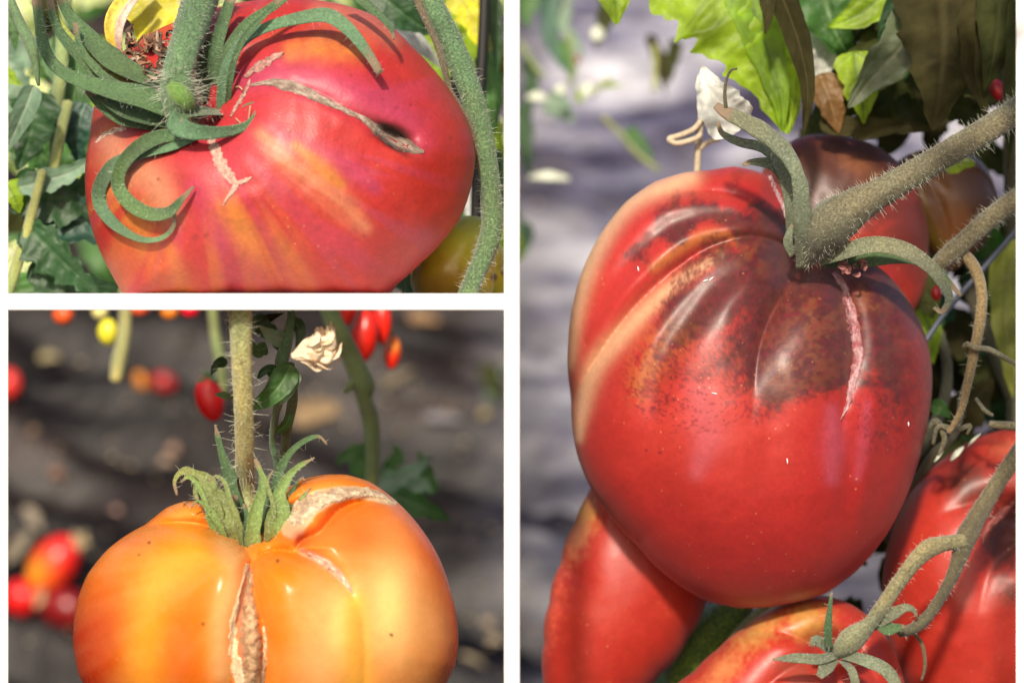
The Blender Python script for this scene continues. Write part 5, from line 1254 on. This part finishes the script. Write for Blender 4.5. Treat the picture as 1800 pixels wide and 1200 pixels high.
# dark thicket filling the right side
TH = thing('tomato_plant', 'shaded thicket of olive and brown leaves filling the right side, with unseen leaves added overhead for shade', 'plant', (1720, 1000, 900))
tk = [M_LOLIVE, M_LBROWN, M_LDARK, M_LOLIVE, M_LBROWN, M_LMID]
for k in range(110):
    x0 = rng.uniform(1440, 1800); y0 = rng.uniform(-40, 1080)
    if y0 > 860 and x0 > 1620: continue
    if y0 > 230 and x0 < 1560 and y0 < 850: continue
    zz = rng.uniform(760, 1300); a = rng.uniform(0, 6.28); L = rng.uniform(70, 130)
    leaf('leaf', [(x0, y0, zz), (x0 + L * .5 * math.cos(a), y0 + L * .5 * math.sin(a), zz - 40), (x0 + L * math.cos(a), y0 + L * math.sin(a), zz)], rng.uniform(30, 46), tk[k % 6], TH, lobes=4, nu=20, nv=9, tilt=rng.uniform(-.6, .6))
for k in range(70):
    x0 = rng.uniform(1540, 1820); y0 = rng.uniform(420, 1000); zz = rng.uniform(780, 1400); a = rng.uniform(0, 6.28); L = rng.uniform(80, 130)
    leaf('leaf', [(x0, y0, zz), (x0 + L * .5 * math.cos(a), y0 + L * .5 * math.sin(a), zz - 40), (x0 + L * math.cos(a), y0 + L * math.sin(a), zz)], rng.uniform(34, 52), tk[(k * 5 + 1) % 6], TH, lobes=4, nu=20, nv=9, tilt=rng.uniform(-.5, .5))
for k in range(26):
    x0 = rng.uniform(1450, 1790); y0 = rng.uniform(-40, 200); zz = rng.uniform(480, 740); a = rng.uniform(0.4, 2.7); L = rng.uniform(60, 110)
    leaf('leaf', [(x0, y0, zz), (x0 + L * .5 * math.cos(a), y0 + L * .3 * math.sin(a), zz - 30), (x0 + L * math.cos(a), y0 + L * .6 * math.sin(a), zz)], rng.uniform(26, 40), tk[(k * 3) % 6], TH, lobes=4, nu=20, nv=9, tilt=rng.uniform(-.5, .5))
for k in range(46):  # unseen overhead leaves, added to shade the right bay
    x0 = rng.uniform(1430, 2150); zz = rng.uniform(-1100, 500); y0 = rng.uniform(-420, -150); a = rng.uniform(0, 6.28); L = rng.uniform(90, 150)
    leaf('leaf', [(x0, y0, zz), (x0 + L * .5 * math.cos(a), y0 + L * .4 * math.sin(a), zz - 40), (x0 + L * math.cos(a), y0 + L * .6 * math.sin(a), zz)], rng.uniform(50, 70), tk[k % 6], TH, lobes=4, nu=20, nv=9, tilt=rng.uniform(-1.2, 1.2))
tube('stem', [(1850, -700, -600, 14), (1800, -350, -300, 14), (1790, -120, 100, 14), (1775, 60, 400, 14), (1780, 400, 700, 14), (1790, 1100, 800, 16)], M_STEMDARK, TH, 14, 20)
for pts in [[(1640, 560, 700, 9), (1665, 640, 690, 9), (1655, 720, 690, 10), (1610, 800, 700, 9), (1570, 880, 700, 8)], [(1700, 500, 760, 12), (1740, 600, 760, 12), (1780, 700, 760, 12)], [(1690, 700, 500, 5), (1680, 760, 500, 6), (1640, 800, 500, 8), (1600, 870, 520, 9), (1560, 950, 540, 9)]]:
    tube('stem', pts, M_STEMDARK, TH, 12, 8)
# twig tangle with pale ends
TW = thing('twig_tangle', 'tangle of dry twigs and pale sepals above the lower right tomato', 'twigs', (1690, 780, 300))
for pts in [[(1640, 780, 250, 3), (1650, 750, 240, 4), (1680, 755, 240, 5), (1705, 748, 250, 4), (1700, 762, 250, 2)], [(1630, 760, 260, 3), (1645, 740, 250, 6), (1660, 770, 250, 5), (1650, 800, 260, 2)], [(1740, 745, 260, 6), (1770, 748, 250, 8), (1800, 750, 250, 8)], [(1715, 700, 260, 3), (1730, 720, 250, 4), (1745, 730, 250, 3)], [(1700, 660, 240, 4), (1690, 700, 240, 5), (1685, 740, 250, 4)]]:
    tube('twig', pts, M_STEMGREY, TW, 10, 4)
for pts, w in [([(1670, 810, 300), (1682, 796, 290), (1694, 785, 300)], [2, 6, 2]), ([(1700, 785, 320), (1712, 772, 315), (1724, 762, 320)], [1, 3, 1]), ([(1642, 812, 300), (1650, 802, 295), (1658, 792, 300)], [1, 3, 1])]:
    blade('pale_sepal', pts, w, M_LWHITE2 if False else M_HAIR, TW, n=8)
# string loops
SR = thing('garden_string', 'beige twine tied in a loop left of the curled sepals', 'string', (1228, 300, 360))
tube('twine', [(1240, 165, 360, 5), (1236, 200, 360, 5), (1222, 225, 355, 5), (1195, 238, 350, 5), (1176, 244, 350, 5), (1190, 252, 345, 5), (1222, 244, 345, 5), (1232, 236, 350, 5)], M_STRING, SR, 10, 4)
tube('twine', [(1236, 180, 370, 6), (1230, 230, 370, 6), (1226, 290, 380, 6), (1224, 340, 380, 6)], M_STRING, SR, 10, 6)
tube('twine', [(1232, 262, 340, 4), (1245, 250, 335, 5), (1265, 245, 335, 4)], M_STRING, SR, 10, 6)

# blurred plants at the far upper left of the right bay
P7 = thing('tomato_plant', 'blurred blue green plant on the bank at the upper left of the right bay', 'plant', (960, 300, 6000))
zz = 3000
for pts, w, m in [([(985, -40), (965, 30), (975, 90), (1000, 130)], 22, M_LTEAL), ([(1000, -30), (990, 40), (1015, 80), (1030, 110)], 16, M_LPALE), ([(940, -20), (925, 20), (930, 50)], 24, M_LMID), ([(985, 70), (1000, 110), (1005, 150)], 14, M_LMID), ([(925, 100), (935, 140), (925, 230)], 16, M_LDARK), ([(920, 180), (925, 260), (930, 320)], 18, M_LDARK), ([(960, 170), (985, 190), (1010, 215)], 26, M_LPALE), ([(1075, -10), (1062, 40), (1045, 90)], 20, M_LOLIVE), ([(1100, 225), (1125, 250), (1150, 285)], 15, M_LMID), ([(1020, 180), (1018, 160), (1030, 150)], 8, M_LLIME), ([(1050, 150), (1075, 150), (1098, 150)], 6, M_LLIME), ([(1140, 60), (1160, 110), (1170, 170)], 14, M_LBROWN), ([(1190, 70), (1180, 110), (1175, 150)], 16, M_LOLIVE)]:
    leaf('leaf', [(p[0], p[1], zz) for p in pts], w, m, P7, lobes=3, nu=18, nv=7)
for pts in [[(915, 75), (935, 110), (955, 135)], [(1040, 170), (1055, 150), (1075, 140)], [(1060, 205), (1090, 235), (1120, 270), (1160, 300)], [(1000, 150), (1010, 120), (1000, 60)], [(1150, 160), (1152, 110), (1150, 80)]]:
    tube('stem', [(p[0], p[1], zz - 50, 4.5) for p in pts], M_STEMPALE, P7, 8, 10)
for i, (x, y, rx, ry, lb) in enumerate([(945, 172, 19, 9, 'white blurred petal low on the left of the right bay'), (1032, 160, 12, 13, 'white blurred bloom on the left of the right bay'), (1050, 62, 11, 14, 'white blurred petal under the blue green leaves'), (985, 160, 10, 10, 'pale blurred petal between the two white blooms'), (965, 312, 36, 9, 'pale sunlit scrap at the top edge of the grey film')]):
    t = thing('petal', lb, 'petal', (x, y, zz - 100), 'pale blurred petals on the bank')
    blade('petal_blade', [(x - rx, y, zz - 100), (x, y - 3, zz - 110), (x + rx, y + 3, zz - 100)], [ry * .4, ry, ry * .4], M_LWHITE_S if False else M_HAIR, t, thick=3, n=10)
t = thing('small_tomato', 'tiny dark red tomato blurred under the blue green leaves', 'tomato', (1012, 108, zz)); 
smf = Fruit([(1012 + 9 * math.cos(a), 106 + 8 * math.sin(a)) for a in np.linspace(0, 6.0, 14)], (1012, 106), zz, 14, 14, colour=lambda x, y, g: np.tile(np.array([0.35, 0.02, 0.02]), x.shape + (1,)), na=24, nt=14)
smf.body(M_BG, t)
